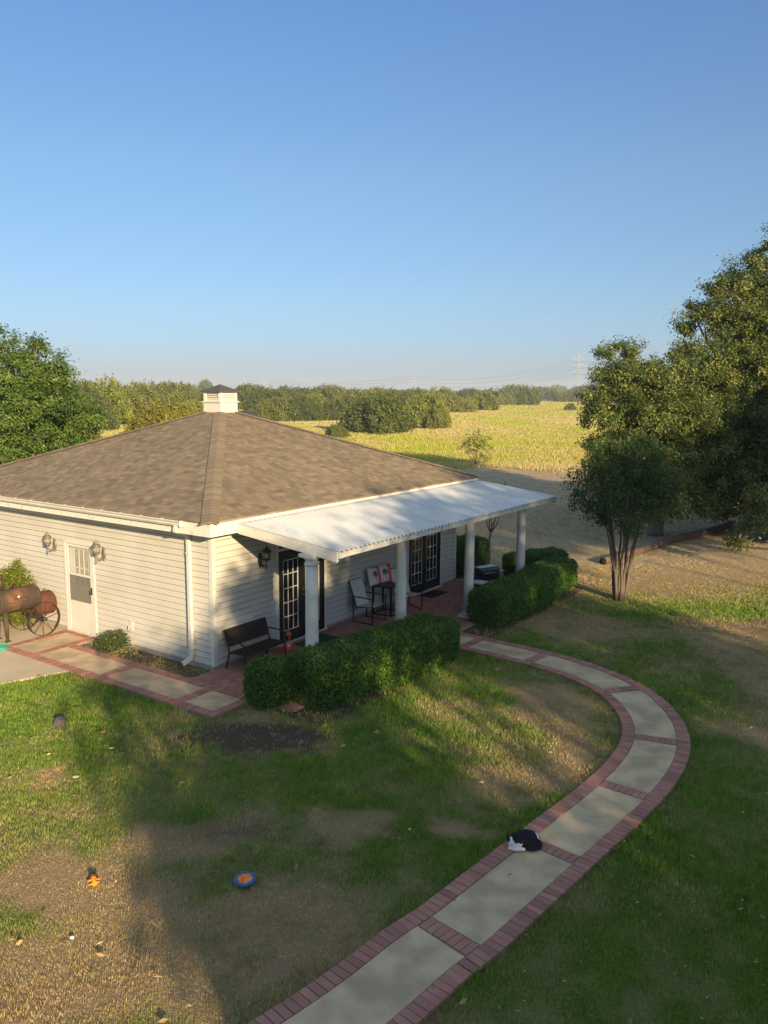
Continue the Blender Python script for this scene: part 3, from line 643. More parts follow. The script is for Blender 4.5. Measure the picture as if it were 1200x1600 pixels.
# ------------------------------------------------------------------ lanterns
patina = mat('bronze_patina', (.12, .10, .085), (.30, .27, .23), scale=40, rough=.5, metal=.5)
blackiron = mat('black_bronze', (.03, .022, .016), (.07, .05, .03), scale=30, rough=.45, metal=.5)
lampglass = mat('lantern_glass', (.35, .34, .28), rough=.08, spec=.7, alpha=.55)
def lantern(label, loc, rz, m):
    """mount on a wall; local -Y points away from the wall"""
    t = thing('wall_lantern', label, 'wall lamp', loc, rz, 'carriage lanterns on the white walls')
    pl = MB(); pl.lathe([(0, .03), (.04, .028), (.055, .02), (.062, .008), (.062, 0)][::-1], M=Matrix.Rotation(math.pi/2, 4, 'X') @ Matrix.Scale(2.0, 4, (0, 1, 0)), n=20)
    for s in (-1, 1): pl.lathe([(.03, 0), (.03, .02), (0, .03)], c=(0, 0, s*.125), M=Matrix.Rotation(math.pi/2, 4, 'X'), n=12)
    pl.build('wall_plate', m, t)
    ar = MB(); path = [(0, -.02, -.04), (0, -.06, -.10), (0, -.12, -.115), (0, -.17, -.08), (0, -.19, -.02), (0, -.19, .02)]; ar.tube(path, [.012, .012, .011, .011, .012, .014], 8)
    for k in range(2):
        pts = [(0, -.03-.05*k+.035*(1-a/14)*math.cos(a*.7), -.05-.07*k+.035*(1-a/14)*math.sin(a*.7)) for a in range(12)]; ar.tube(pts, .007, 6)
    ar.lathe([(0, -.20), (.012, -.18), (.006, -.16), (.02, -.14), (.008, -.12), (.014, -.08)], c=(0, -.19, 0), n=10); ar.build('scroll_arm', m, t)
    ca = MB(); L = (0, -.19, 0)
    ca.lathe([(.02, .0), (.06, .02), (.075, .035), (.075, .05), (.065, .05)], c=L, n=16)
    for k in range(8):
        q = k*math.pi/4+.2; ca.tube([(.068*math.cos(q), -.19+.068*math.sin(q), .045), (.085*math.cos(q), -.19+.085*math.sin(q), .12), (.066*math.cos(q), -.19+.066*math.sin(q), .20)], .0045, 5)
    ca.lathe([(.07, .20), (.098, .19), (.098, .205), (.06, .245), (.035, .255), (.04, .27), (.022, .285), (.012, .30), (.018, .315), (.006, .335), (0, .36)], c=L, n=16)
    ca.build('lantern_cage', m, t)
    gl = MB(); gl.lathe([(.058, .05), (.077, .12), (.058, .20)], c=L, n=16); gl.build('lantern_glass', lampglass, t)
    bu = MB(); bu.lathe([(.012, .05), (.012, .12), (.016, .14), (.008, .175), (0, .185)], c=L, n=10); bu.build('candle', trim, t)
    return t
lantern('patina carriage lantern alone on the siding, furthest left of the side door', (*hp(-.02, -5.08)[:2], 1.97), HA-math.pi/2, patina)
lantern('patina carriage lantern at the top right corner of the white side door', (*hp(-.02, -3.30)[:2], 1.97), HA-math.pi/2, patina)
lantern('black carriage lantern under the porch beside the arched french door', (*hp(1.32, .02)[:2], 2.02), HA, blackiron)
# ------------------------------------------------------------------ bench
bw = mat('brown_woven_resin', (.018, .010, .008), (.035, .019, .013), scale=90, rough=.5, bump=.5, bscale=200)
def mesh_panel(mb, a, b_, c, d, t=.012):
    a, b_, c, d = map(Vector, (a, b_, c, d)); nn = (b_-a).cross(d-a).normalized()*t
    mb.add([a, b_, c, d, a+nn, b_+nn, c+nn, d+nn], [(3, 2, 1, 0), (4, 5, 6, 7), (0, 1, 5, 4), (1, 2, 6, 5), (2, 3, 7, 6), (3, 0, 4, 7)])
bn = thing('porch_bench', 'dark brown metal bench with curved arms against the white porch wall', 'bench', hp(.74, .42), HA); bn.scale = (1, 1, .93)
w_ = .58
m = MB(); mesh_panel(m, (-w_, -.26, .42), (w_, -.26, .42), (w_, .17, .40), (-w_, .17, .40), .016); m.build('seat', bw, bn)
m = MB(); mesh_panel(m, (-w_+.02, .18, .52), (w_-.02, .18, .52), (w_-.02, .285, .86), (-w_+.02, .285, .86), .014); m.build('backrest', bw, bn)
for s in (-1, 1):
    m = MB(); m.tube([(s*w_, -.30, .02), (s*w_, -.26, .3), (s*w_, -.25, .62)], .016, 8); m.build('leg', dark_metal, bn)
    m = MB(); m.tube([(s*w_, .26, .02), (s*w_, .20, .25), (s*w_, .16, .42), (s*w_, .29, .88)], .016, 8); m.build('leg', dark_metal, bn)
    m = MB(); m.tube([(s*w_, .24, .66), (s*w_, .1, .67), (s*w_, -.12, .665), (s*w_, -.25, .63), (s*w_, -.29, .60)], .015, 8); m.build('armrest', dark_metal, bn)
m = MB(); m.tube([(-w_, -.26, .41), (w_, -.26, .41)], .015, 8); m.tube([(-w_, .17, .39), (w_, .17, .39)], .015, 8); m.tube([(-w_, .285, .87), (w_, .285, .87)], .014, 8); m.build('frame_rail', dark_metal, bn)
# orange patterned pumpkin-like pot beside the bench
pt = thing('decorated_gourd', 'orange red gourd with blue white patches tucked at the bench end', 'gourd', hp(1.70, .42), 0)
m = MB(); pr_ = []
for k in range(13): q = math.pi*k/12; pr_.append((max(.0, .125*math.sin(q)), .12-.10*math.cos(q)))
m.lathe(pr_, n=20); gmat = mat('orange_glaze', (.55, .09, .02), (.75, .20, .03), scale=9, rough=.4, contrast=(.45, .55))
o = m.build('gourd_body', gmat, pt)
pbm_ = mat('pale_blue_paint', (.35, .42, .65), (.7, .7, .75), scale=30, rough=.5)
for q in (.4, 1.9, 3.6, 5.1):
    m = MB(); M_ = Matrix.Rotation(q, 4, 'Z') @ Matrix.Rotation(.9, 4, 'Y'); m.lathe([(0, .006), (.028, .003), (.04, -.004)], c=(0, 0, .12), M=M_ @ Matrix.Translation((0, 0, .117)), n=12); m.build('painted_patch', pbm_, pt)
m = MB(); m.tube([(0, 0, .21), (.01, 0, .26), (.04, .01, .30), (.05, .02, .36)], [.02, .014, .012, .016], 8); m.lathe([(.0, -.05), (.05, -.04), (.06, 0), (.04, .04), (0, .05)], c=(.03, .0, .42), n=14); m.build('gourd_neck', gmat, pt)
# door mat
m = MB(); m.box((0, 0, .006), (.95, .55, .012)); o = m.build('doormat', mat('green_mat', (.012, .05, .032), (.02, .07, .045), scale=90, rough=.95, bump=.6, bscale=300)); o.location = hp(2.62, .50, BT+.004); o.rotation_euler = (0, 0, HA); tag(o, 'dark green rectangular doormat in front of the arched french door', 'doormat')
m = MB(); m.box((0, 0, .005), (.8, .42, .010)); o = m.build('doormat', mat('black_mat', (.012, .012, .013), rough=.9, bump=.5, bscale=200)); o.location = hp(7.75, .38, BT+.004); o.rotation_euler = (0, 0, HA); tag(o, 'black doormat at the far french door beyond the chairs', 'doormat')
# ------------------------------------------------------------------ sling chairs
sling = mat('grey_white_sling', (.62, .62, .60), (.52, .52, .51), scale=120, rough=.7)
fr_b = mat('black_powdercoat', (.012, .012, .012), rough=.4, metal=.3)
def chair(label, loc, rz):
    """faces local -Y"""
    t = thing('sling_chair', label, 'chair', loc, rz, 'white sling chairs round the porch table'); hw = .27
    for s in (-1, 1):
        m = MB(); x = s*hw
        for a_, b2 in (((x, -.28, .012), (x, .28, .012)), ((x, -.28, .0), (x, -.28, .62)), ((x, .28, .0), (x, .28, .62)), ((x, -.29, .62), (x, .29, .62))):
            a_, b2 = Vector(a_), Vector(b2); d = b2-a_; m.box((a_+b2)/2, (.022, .022, d.length), M=d.to_track_quat('Z', 'Y').to_matrix().to_4x4())
        m.build('side_frame', fr_b, t)
    m = MB(); m.tube([(-hw, .25, .33), (hw, .25, .33)], .011, 6); m.tube([(-hw, -.24, .36), (hw, -.24, .36)], .011, 6)
    for s in (-1, 1): m.tube([(s*.245, -.27, .415), (s*.245, .17, .36), (s*.245, .22, .42), (s*.245, .42, .97)], .011, 8)
    m.tube([(-.245, .42, .97), (.245, .42, .97)], .011, 6); m.build('seat_rail', fr_b, t)
    m = MB(); mesh_panel(m, (-.238, -.27, .42), (.238, -.27, .42), (.238, .17, .365), (-.238, .17, .365), .008); m.build('seat', sling, t)
    m = MB(); mesh_panel(m, (-.238, .19, .375), (.238, .19, .375), (.238, .415, .97), (-.238, .415, .97), .008); m.build('backrest', sling, t)
    return t
CR = HA
chair('nearest sling chair, empty, left of the square black table', hp(4.60, .47, BT), HA)
chair('empty sling chair half hidden behind the second porch column', hp(6.05, .60, BT), HA-R_(22))
tb = thing('side_table', 'square black metal table between the white sling chairs', 'table', hp(5.42, .42, BT), HA+R_(6)); tb.scale = (1.25, 1.25, 1.2)
m = MB(); m.box((0, 0, .60), (.46, .46, .02)); m.build('tabletop', fr_b, tb, bevel=.004)
for sx in (-1, 1):
    for sy in (-1, 1):
        m = MB(); m.box((sx*.20, sy*.20, .295), (.034, .034, .59)); m.build('leg', fr_b, tb)
m = MB()
for s in (-1, 1): m.box((0, s*.20, .012), (.37, .022, .022)); m.box((s*.20, 0, .012), (.022, .37, .022))
m.build('base_rail', fr_b, tb)
# pillows: pale centre, pink edge, blue palm fronds
pil_w = mat('pillow_cloth', (.72, .62, .55), (.62, .55, .52), scale=6, rough=.9); pil_p = mat('pillow_pink', (.62, .07, .07), (.70, .14, .10), scale=8, rough=.9); pil_b = mat('pillow_blue_print', (.07, .06, .20), rough=.9)
def pillow(label, loc, rz, rx):
    t = thing('throw_pillow', label, 'pillow', loc, rz, 'palm print pillows'); n_ = 12; V = []; Fm = {0: [], 1: []}
    def P(u, v, s): e = (1-u**4)*(1-v**4); pin = 1-.06*(abs(u)*abs(v))*0-.05*(1-abs(u))*abs(v)-.05*(1-abs(v))*abs(u); return (u*.21*pin, s*(.065*e**.6), v*.21*pin+.21)
    mbs = {0: MB(), 1: MB()}
    for s in (-1, 1):
        for i in range(n_):
            for j in range(n_):
                u0, u1, v0, v1 = [-1+2*q/n_ for q in (i, i+1, j, j+1)]; q = [P(u0, v0, s), P(u1, v0, s), P(u1, v1, s), P(u0, v1, s)]
                mbs[1 if i >= 8 else 0].add(q if s < 0 else q[::-1], [(0, 1, 2, 3)], smooth=True)
    body = mbs[0].build('cushion', pil_w, t); mbs[1].build('pink_side', pil_p, t)
    pm2 = MB(); rr = random.Random(3)
    for k in range(11):
        q = k/11*2*math.pi+.2; L_ = .10+rr.random()*.03; px, pz = -.02, .25
        e = (px+math.cos(q)*L_, pz+math.sin(q)*L_*.8-.015); mid = (px+math.cos(q)*L_*.55, pz+math.sin(q)*L_*.5+.012); nn = (-math.sin(q)*.014, math.cos(q)*.014)
        yy = lambda x, z: P(x/.21, (z-.21)/.21, -1)[1]-.004
        pts = [(px, pz), (mid[0]+nn[0], mid[1]+nn[1]), e, (mid[0]-nn[0], mid[1]-nn[1])]; pm2.add([(x, yy(x, z), z) for x, z in pts], [(0, 1, 2, 3)]); pm2.add([(x, yy(x, z)-.001, z) for x, z in pts], [(3, 2, 1, 0)])
    pts = [(-.03, .25), (-.015, .25), (.01, .08), (-.01, .08)]; pm2.add([(x, -.072, z) for x, z in pts], [(0, 3, 2, 1)]); pm2.add([(x, -.073, z) for x, z in pts], [(0, 1, 2, 3)])
    pm2.build('palm_print', pil_b, t); t.rotation_euler = (rx, 0, rz); t.scale = (1.12, 1, 1.08)
    return t
def off(base, rz, x, y, z): c_, s_2 = math.cos(rz), math.sin(rz); return (base[0]+c_*x-s_2*y, base[1]+s_2*x+c_*y, base[2]+z)
pillow('left one of two palm print pillows propped above the black table', hp(5.20, .24, .765), HA+R_(-4), R_(-14))
pillow('right one of two palm print pillows propped above the black table', hp(5.58, .27, .765), HA+R_(-14), R_(-14))
# ------------------------------------------------------------------ pellet grill by the porch end
gr_ = thing('barbecue_grill', 'low black barbecue grill with a pale sheen painted on its lid at the far porch end', 'grill', hp(9.05, 1.25, BT), HA-R_(20))
gr_.scale = (.95, .95, .72); blk = mat('grill_enamel', (.015, .015, .016), rough=.3, spec=.6); stl = mat('steel', (.6, .6, .62), rough=.25, metal=.9)
m = MB(); m.b2(-.36, .36, -.24, .24, .42, .68); m.build('firebox', blk, gr_, bevel=.02)
m = MB(); pts = [(-.25, .68), (-.25, .80), (-.17, .90), (.12, .92), (.25, .80), (.25, .68)]; k = len(pts)
m.add([(-.37, y, z) for y, z in pts]+[(.37, y, z) for y, z in pts], [tuple(range(k)), tuple(range(2*k-1, k-1, -1))]+[(i, k+i, k+(i+1) % k, (i+1) % k) for i in range(k)]); lid = m.build('lid', blk, gr_, bevel=.015)
m = MB(); m.b2(-.30, .30, -.165, .11, .918, .926); m.build('lid_sheen', mat('painted_sheen', (.55, .58, .65), rough=.35, metal=.3), lid)  # pale panel stands for the blue-white sheen on the black lid
m = MB(); m.tube([(-.28, -.26, .74), (-.28, -.30, .74), (.28, -.30, .74), (.28, -.26, .74)], .011, 8); m.build('handle', stl, lid)
for sx in (-1, 1):
    for sy in (-1, 1):
        m = MB(); m.box((sx*.32, sy*.2, .22), (.035, .035, .44)); m.build('leg', blk, gr_)
m = MB(); m.b2(-.62, -.38, -.2, .2, .62, .65); m.build('side_shelf', blk, gr_); m = MB(); m.b2(.38, .62, -.2, .2, .66, .69); m.build('side_shelf', blk, gr_)
m = MB(); m.b2(-.32, .32, -.18, .18, .12, .14); m.build('bottom_shelf', blk, gr_)
o = MB().box((0, 0, .2), (.34, .30, .40)).build('lower_bin', blk, None, bevel=.02); o.name = 'storage_bin'; o.location = hp(8.15, 1.55, BT); o.rotation_euler = (0, 0, HA); 
tbn = o; tag(o, 'black bin with a white lid in front of the barbecue grill', 'bin')
m = MB(); m.box((0, 0, .42), (.38, .34, .04)); m.lathe([(.06, .44), (.05, .46), (0, .465)], n=12); m.build('lid', trim, o, bevel=.01)
# ------------------------------------------------------------------ smoker on wagon wheels
rust = mat('rusty_steel', (.075, .055, .042), (.20, .095, .05), scale=3, rough=.75, metal=.3, contrast=(.55, .7), detail=9, bump=.15, bscale=60); rustred = mat('red_rust', (.13, .045, .03), (.08, .033, .025), scale=7, rough=.85, detail=8); ironb = mat('black_iron', (.05, .035, .028), (.10, .06, .04), scale=20, rough=.6, metal=.4)
sm = thing('barrel_smoker', 'rusty barrel smoker on two spoked wagon wheels beside the side door', 'smoker', hp(-.58, -5.15), HA)
RX = Matrix.Rotation(math.pi/2, 4, 'Y')   # axis along local x
m = MB(); m.lathe([(0, -.90), (.22, -.90), (.255, -.88), (.262, -.86), (.262, .02), (.255, .04), (0, .04)], c=(0, 0, .88), M=RX, n=32)
for x in (-.86, .0): m.lathe([(.262, -.02), (.27, -.01), (.27, .01), (.262, .02)], c=(x, 0, .88), M=RX, n=32)
brl = m.build('barrel', rust, sm)
m = MB(); m.tube([(-.6, -.264, .95), (-.6, -.30, .96), (-.3, -.30, .96), (-.3, -.264, .95)], .008, 6); m.b2(-.84, -.02, -.268, -.25, .875, .885); m.build('door_handle', ironb, brl)
m = MB(); m.lathe([(0, 0), (.028, .0), (.028, .012), (0, .014)], c=(-.5, -.245, .99), M=Matrix.Rotation(math.pi/2, 4, 'X'), n=14); m.build('thermometer', trim, brl)
m = MB(); m.lathe([(0, -.02), (.255, -.02), (.27, 0), (.27, .34), (.25, .36), (0, .36)], c=(.06, 0, .66), M=RX, n=32); fb = m.build('firebox', rustred, sm)
m = MB(); m.tube([(.25, 0, .90), (.25, 0, .98), (.31, 0, .98)], .01, 6); m.build('firebox_handle', ironb, fb)
m = MB(); m.tube([(-.70, .10, 1.08), (-.70, .10, 1.42)], .045, 16); m.lathe([(.05, 1.42), (.075, 1.43), (.0, 1.47)], c=(-.70, .10, 0), n=16); m.tube([(-.5, .05, 1.12), (-.5, .05, 1.2), (-.42, .05, 1.22)], .03, 10); m.build('chimney', ironb, sm)
for y in (-.12, .16):
    m = MB(); m.tube([(-.76, y, .66), (-.76, y*1.3, .03)], [.055, .035], 12); m.b2(-.82, -.70, y*1.3-.06, y*1.3+.06, .022, .034); m.build('leg', rust, sm)
m = MB(); m.tube([(0, -.42, .40), (0, .42, .40)], .022, 10)
for y in (-.26, .26): m.tube([(-.12, y, .70), (0, y, .40)], .02, 8); m.tube([(.10, y, .55), (0, y, .40)], .02, 8)
m.build('axle', ironb, sm)
for y in (-.38, .38):
    m = MB(); n_ = 36; rw = .385; vs = []; fs = []
    for k in range(n_):
        q = 2*math.pi*k/n_
        for rr_, yy in ((rw, -.022), (rw, .022), (rw-.012, .022), (rw-.012, -.022)): vs.append((rr_*math.cos(q), y+yy, .40+rr_*math.sin(q)))
    for k in range(n_):
        for j in range(4): fs.append((4*k+j, 4*k+(j+1) % 4, 4*((k+1) % n_)+(j+1) % 4, 4*((k+1) % n_)+j))
    m.add(vs, fs); wh = m.build('wheel', ironb, sm)
    m = MB()
    for k in range(10):
        q = 2*math.pi*k/10+.2; m.tube([(0, y+(.03 if k % 2 else -.03), .40), ((rw-.006)*math.cos(q), y, .40+(rw-.006)*math.sin(q))], .0065, 6)
    m.build('spokes', ironb, wh)
    m = MB(); m.tube([(0, y-.055, .40), (0, y+.055, .40)], .042, 12); m.build('hub', ironb, wh)
# hose
hm = mat('teal_hose', (.03, .33, .24), (.05, .42, .30), scale=8, rough=.4)
m = MB(); pts = []
for k in range(150):
    q = k*.22; rr_ = .20+.10*math.sin(k*.05)+.02*math.sin(k*.9); pts.append((rr_*1.25*math.cos(q)+.03*math.sin(k*.13), rr_*math.sin(q), .012+.012*(k//29)+.004*math.sin(k)))
m.tube(pts, .010, 8); o = m.build('garden_hose', hm); o.location = hp(-1.86, -4.78, .024); tag(o, 'teal green garden hose coiled on the concrete pad', 'hose')
# ------------------------------------------------------------------ small things on the lawn
def lump(name, m, loc, sc, label, cat, seed=0, z=.0):
    bm = bmesh.new(); bmesh.ops.create_icosphere(bm, subdivisions=3, radius=1); r_ = random.Random(seed)
    ph = [r_.uniform(0, 6) for _ in range(6)]
    for v in bm.verts:
        d = 1+.10*math.sin(3*v.co.x+ph[0])*math.cos(2.3*v.co.y+ph[1])+.07*math.sin(5*v.co.z+ph[2]+2*v.co.x); v.co = Vector((v.co.x*sc[0]*d, v.co.y*sc[1]*d, v.co.z*sc[2]*d+z))
    me = bpy.data.meshes.new(name); bm.to_mesh(me); bm.free()
    for p_ in me.polygons: p_.use_smooth = True
    me.materials.append(m); o = bpy.data.objects.new(name, me); COL.objects.link(o); o.location = loc; tag(o, label, cat); return o
stone = mat('grey_stone', (.075, .062, .07), (.115, .097, .107), scale=14, rough=.8, bump=.4)
lump('stone', stone, (-5.32, 12.78, .02), (.105, .10, .095), 'rounded grey stone in the sunlit grass at the left', 'stone', 1, .04)
lump('stone', mat('pale_stone', (.42, .36, .28), rough=.9), (-4.38, 10.95, .01), (.05, .03, .022), 'small pale chip on the bare spot of lawn', 'stone', 2, .01)
lump('stone', mat('white_stone', (.62, .58, .5), rough=.9), (-3.12, 7.5, .01), (.022, .018, .018), 'tiny white pebble in the dry grass at bottom left', 'stone', 3, .012)
lump('stone', mat('white_stone', (.55, .5, .42), rough=.9), (.35, 9.6, .01), (.022, .018, .014), 'tiny white pebble in the shaded lawn left of the path', 'stone', 4, .012)
fz = thing('flying_disc', 'blue flying disc with an orange red centre lying on dry grass', 'frisbee', (-1.54, 8.48, .045), 0); fz.rotation_euler = (R_(4), R_(-3), 0)
m = MB(); m.lathe([(.0, .002), (.088, .002), (.091, .012), (.097, .016), (.118, .014), (.128, .006), (.130, -.006), (.124, -.006), (.118, .004), (.08, .006), (.07, -.004), (0, -.004)], n=40); m.build('rim', mat('blue_rubber', (.015, .10, .28), (.02, .14, .34), scale=20, rough=.5), fz)
m = MB(); m.lathe([(0, .013), (.06, .012), (.088, .010), (.0895, .004)], n=36); m.build('centre_disc', mat('orange_fabric', (.80, .10, .03), (.85, .30, .06), scale=38, rough=.7, contrast=(.45, .55)), fz)
# orange rope toy
ty = thing('dog_toy', 'small orange jointed dog toy with dark end on dry grass', 'dog toy', (-3.24, 8.45, .03), R_(-60))
m = MB(); m.tube([(-.11, 0, 0), (-.07, .01, .01), (-.03, 0, .02), (.0, .01, .02), (.04, 0, .01), (.09, .01, 0)], [.012, .03, .02, .034, .02, .03], 12); m.tube([(-.02, -.06, 0), (0, 0, .015), (.01, .07, 0)], [.01, .02, .01], 8); m.tube([(.06, -.05, 0), (.07, 0, .01), (.05, .06, 0)], [.01, .02, .01], 8); m.build('toy_body', mat('orange_plush', (.80, .26, .03), rough=.9), ty)
m = MB(); m.tube([(-.10, 0, .005), (-.15, .01, .005), (-.19, -.01, 0)], [.025, .028, .012], 10); m.tube([(-.13, .04, 0), (-.17, .06, 0)], .012, 8); m.build('toy_end', blk, ty)
# timber edging
log = thing('landscape_timber', 'long dark weathered timber log lying under the big oak', 'log', (0, 0, 0)); wood = mat('weathered_timber', (.16, .105, .07), (.09, .06, .042), scale=5, rough=.95, bump=.6, bscale=30)
m = MB(); P_ = [Vector((7.1+7.6*t_+.12*math.sin(t_*9), 25.85+8.1*t_+.1*math.sin(t_*7), .10)) for t_ in np.linspace(0, 1, 18)]; m.tube(P_, [.13+.012*math.sin(i*2.1) for i in range(18)], 12); m.build('timber', wood, log)
m = MB(); d_ = (P_[0]-P_[1]).normalized(); m.tube([P_[0], P_[0]+d_*.012], [.128, .12], 12); m.build('end_cut', mat('black_end', (.02, .015, .012), rough=.9), log)
# ------------------------------------------------------------------ cat (one closed surface through a voxel remesh)
def cat():
    bm = bmesh.new()
    def ell(c_, r_, rz=0., rx=0., ry=0.):
        M_ = Matrix.Translation(c_) @ Matrix.Rotation(rz, 4, 'Z') @ Matrix.Rotation(ry, 4, 'Y') @ Matrix.Rotation(rx, 4, 'X') @ Matrix.Diagonal((*r_, 1)); bmesh.ops.create_icosphere(bm, subdivisions=3, radius=1, matrix=M_)
    def cone(a_, b2, r1, r2):
        a_, b2 = Vector(a_), Vector(b2); d = b2-a_; bmesh.ops.create_cone(bm, cap_ends=True, segments=10, radius1=r1, radius2=r2, depth=d.length, matrix=Matrix.Translation((a_+b2)/2) @ d.to_track_quat('Z', 'Y').to_matrix().to_4x4())
    ell((.06, .02, .085), (.17, .118, .098)); ell((.135, .0, .078), (.10, .118, .088)); ell((-.06, .0, .085), (.10, .095, .085)); ell((-.115, -.03, .075), (.07, .075, .07))   # hips, ribs, shoulders, chest
    ell((-.155, -.045, .128), (.052, .05, .048)); ell((-.163, -.090, .114), (.027, .024, .020)); ell((-.135, -.02, .10), (.05, .055, .055))   # head, muzzle, neck
    for s in (-1, 1):
        x = -.155+s*.031; cone((x, -.035, .160), (x+s*.008, -.030, .205), .021, .003)
    ell((-.13, -.085, .028), (.075, .030, .026), rz=-.5); ell((-.07, -.10, .026), (.07, .028, .024), rz=-.1); ell((.11, -.09, .05), (.075, .04, .048)); ell((.03, -.105, .022), (.06, .024, .02), rz=.1)   # folded forepaws, thigh, hind paw
    pts = [(.22, .01, .045), (.235, -.05, .035), (.20, -.11, .028), (.13, -.135, .024), (.06, -.135, .022)]
    for i in range(len(pts)-1):
        for t_ in np.linspace(0, 1, 5): a_ = Vector(pts[i]).lerp(Vector(pts[i+1]), t_); ell(a_, (.022, .022, .022))
    me = bpy.data.meshes.new('cat'); bm.to_mesh(me); bm.free(); o = bpy.data.objects.new('cat', me); COL.objects.link(o)
    r_ = o.modifiers.new('r', 'REMESH'); r_.mode = 'VOXEL'; r_.voxel_size = .0045; s_m = o.modifiers.new('s', 'SMOOTH'); s_m.iterations = 6; s_m.factor = .5
    dg = bpy.context.evaluated_depsgraph_get(); me2 = bpy.data.meshes.new_from_object(o.evaluated_get(dg)); o.modifiers.clear(); o.data = me2
    n_ = len(me2.vertices); c_ = np.empty(n_*3, np.float32); me2.vertices.foreach_get('co', c_); c_ = c_.reshape(-1, 3); x, y, z = c_.T
    wht = np.zeros(n_); chest = (x < -.02) & (z < .085-.25*(x+.02)*0) & (y < -.035) & (x < -.0); wht[chest] = 1; wht[(x < -.10) & (z < .095)] = 1
    wht[(y < -.076) & (z < .130) & (x < -.125)] = 1; wht[(np.abs(x+.162) < .012) & (y < -.05) & (z > .1) & (z < .172)] = 1; wht[(x < -.06) & (y < -.03) & (z < .10)] = 1; wht[(np.abs(x-.19) < .014) & (np.abs(y+.03) < .05) & (z > .06)] = 1; wht[(z < .05) & (y < -.08) & (x < .0)] = 1
    at = me2.attributes.new('rnd', 'FLOAT', 'POINT'); at.data.foreach_set('value', wht.astype(np.float32)); me2.materials.clear(); me2.materials.append(mat('cat_fur', (.012, .011, .014), rough=.85, attr='rnd', attr_c=(.78, .75, .72), bump=.5, bscale=160)); me2.polygons.foreach_set('use_smooth', np.ones(len(me2.polygons), bool))
    for s in (-1, 1):
        e = MB(); e.lathe([(0, -.006), (.006, -.003), (.007, 0), (.006, .003), (0, .006)], n=10); q = e.build('eye', mat('cat_eye', (.35, .38, .08), rough=.1), o); q.location = (-.162+s*.022, -.088, .140)
    e = MB(); e.lathe([(0, -.004), (.004, 0), (0, .004)], n=8); q = e.build('nose', mat('pink_nose', (.5, .22, .2), rough=.5), o); q.location = (-.164, -.113, .120)
    return o
ct_ = cat(); ct_.location = (1.70, 9.22, BT-.002); ct_.rotation_euler = (0, 0, R_(12)); tag(ct_, 'black and white cat curled up on the brick edge of the path', 'cat')

# ------------------------------------------------------------------ foliage
def leafmat(name, dark, light, yellow=None, trans=.28, rough=.5, vary=False):
    m = bpy.data.materials.new(name); m.use_nodes = True; n = m.node_tree; N = n.nodes; K = n.links; b = N['Principled BSDF']
    b.inputs['Roughness'].default_value = rough; b.inputs['Specular IOR Level'].default_value = .3
    at = N.new('ShaderNodeAttribute'); at.attribute_name = 'rnd'; rp = N.new('ShaderNodeValToRGB'); e = rp.color_ramp.elements
    e[0].color = (*dark, 1); e[1].color = (*(yellow or light), 1); e[1].position = 1; q = e.new(.75); q.color = (*light, 1)
    K.new(at.outputs['Fac'], rp.inputs[0]); out = rp.outputs[0]
    if vary:   # each tree of the meadow has its own tone
        oi = N.new('ShaderNodeObjectInfo'); r2 = N.new('ShaderNodeValToRGB'); r2.color_ramp.elements[0].color = (.55, .62, .7, 1); r2.color_ramp.elements[1].color = (1.35, 1.25, 1.0, 1); K.new(oi.outputs['Random'], r2.inputs[0])
        mm_ = N.new('ShaderNodeMix'); mm_.data_type = 'RGBA'; mm_.blend_type = 'MULTIPLY'; mm_.inputs[0].default_value = 1; K.new(out, mm_.inputs[6]); K.new(r2.outputs[0], mm_.inputs[7]); out = mm_.outputs[2]
    K.new(out, b.inputs['Base Color'])
    tr = N.new('ShaderNodeBsdfTranslucent'); K.new(out, tr.inputs[0]); ms = N.new('ShaderNodeMixShader'); ms.inputs[0].default_value = trans
    K.new(b.outputs[0], ms.inputs[1]); K.new(tr.outputs[0], ms.inputs[2]); K.new(ms.outputs[0], N['Material Output'].inputs[0]); return m
def unit(n): v = rng.normal(size=(n, 3)); return v/np.linalg.norm(v, axis=1)[:, None]
def leaves(name, P, size, m, parent=None, up=.5, tone=None, aspect=.55, outward=None, k=4):
    n = len(P); nrm = unit(n); nrm[:, 2] = np.abs(nrm[:, 2])*(1+up)
    if outward is not None: nrm = nrm+outward*.8
    nrm /= np.linalg.norm(nrm, axis=1)[:, None]; a = np.cross(nrm, unit(n)); a /= np.linalg.norm(a, axis=1)[:, None]; b2 = np.cross(nrm, a)
    s = size*rng.uniform(.6, 1.3, n)[:, None]; A = a*s; B = b2*s*aspect
    if k == 4: V = np.stack([P-A, P-B*.9+A*.1, P+A, P+B*.9+A*.1], 1)
    else: V = np.stack([P-A*.6-B, P-A*.6+B, P+A], 1)
    t = rng.random(n)**1.2
    if tone is not None: t = np.clip(t*.65+tone*.5, 0, 1)
    return np_mesh(name, V.reshape(-1, 3), np.arange(k*n).reshape(n, k), m, parent, {'rnd': np.repeat(t, k)}, k=k)
def crown_points(blobs, nclump, nleaf, sig=.17, inner=.35, flat=.8):
    P, T, O = [], [], []
    for bx, by, bz, r in blobs:
        nc = max(4, int(nclump*r*r)); d = unit(nc); rad = r*np.where(rng.random(nc) < inner, rng.uniform(.2, .8, nc), rng.uniform(.82, 1.12, nc))[:, None]
        c = np.array([bx, by, bz])+d*rad*np.array([1, 1, flat]); tone = rng.random(nc); sg = sig*rng.uniform(.6, 1.4, nc)
        q = np.repeat(c, nleaf, 0)+rng.normal(size=(nc*nleaf, 3))*np.repeat(sg, nleaf)[:, None]*np.array([1, 1, .75]); P.append(q); T.append(np.repeat(tone, nleaf)); O.append(np.repeat(d, nleaf, 0))
    P = np.concatenate(P); k = P[:, 2] > .03; return P[k], np.concatenate(T)[k], np.concatenate(O)[k]
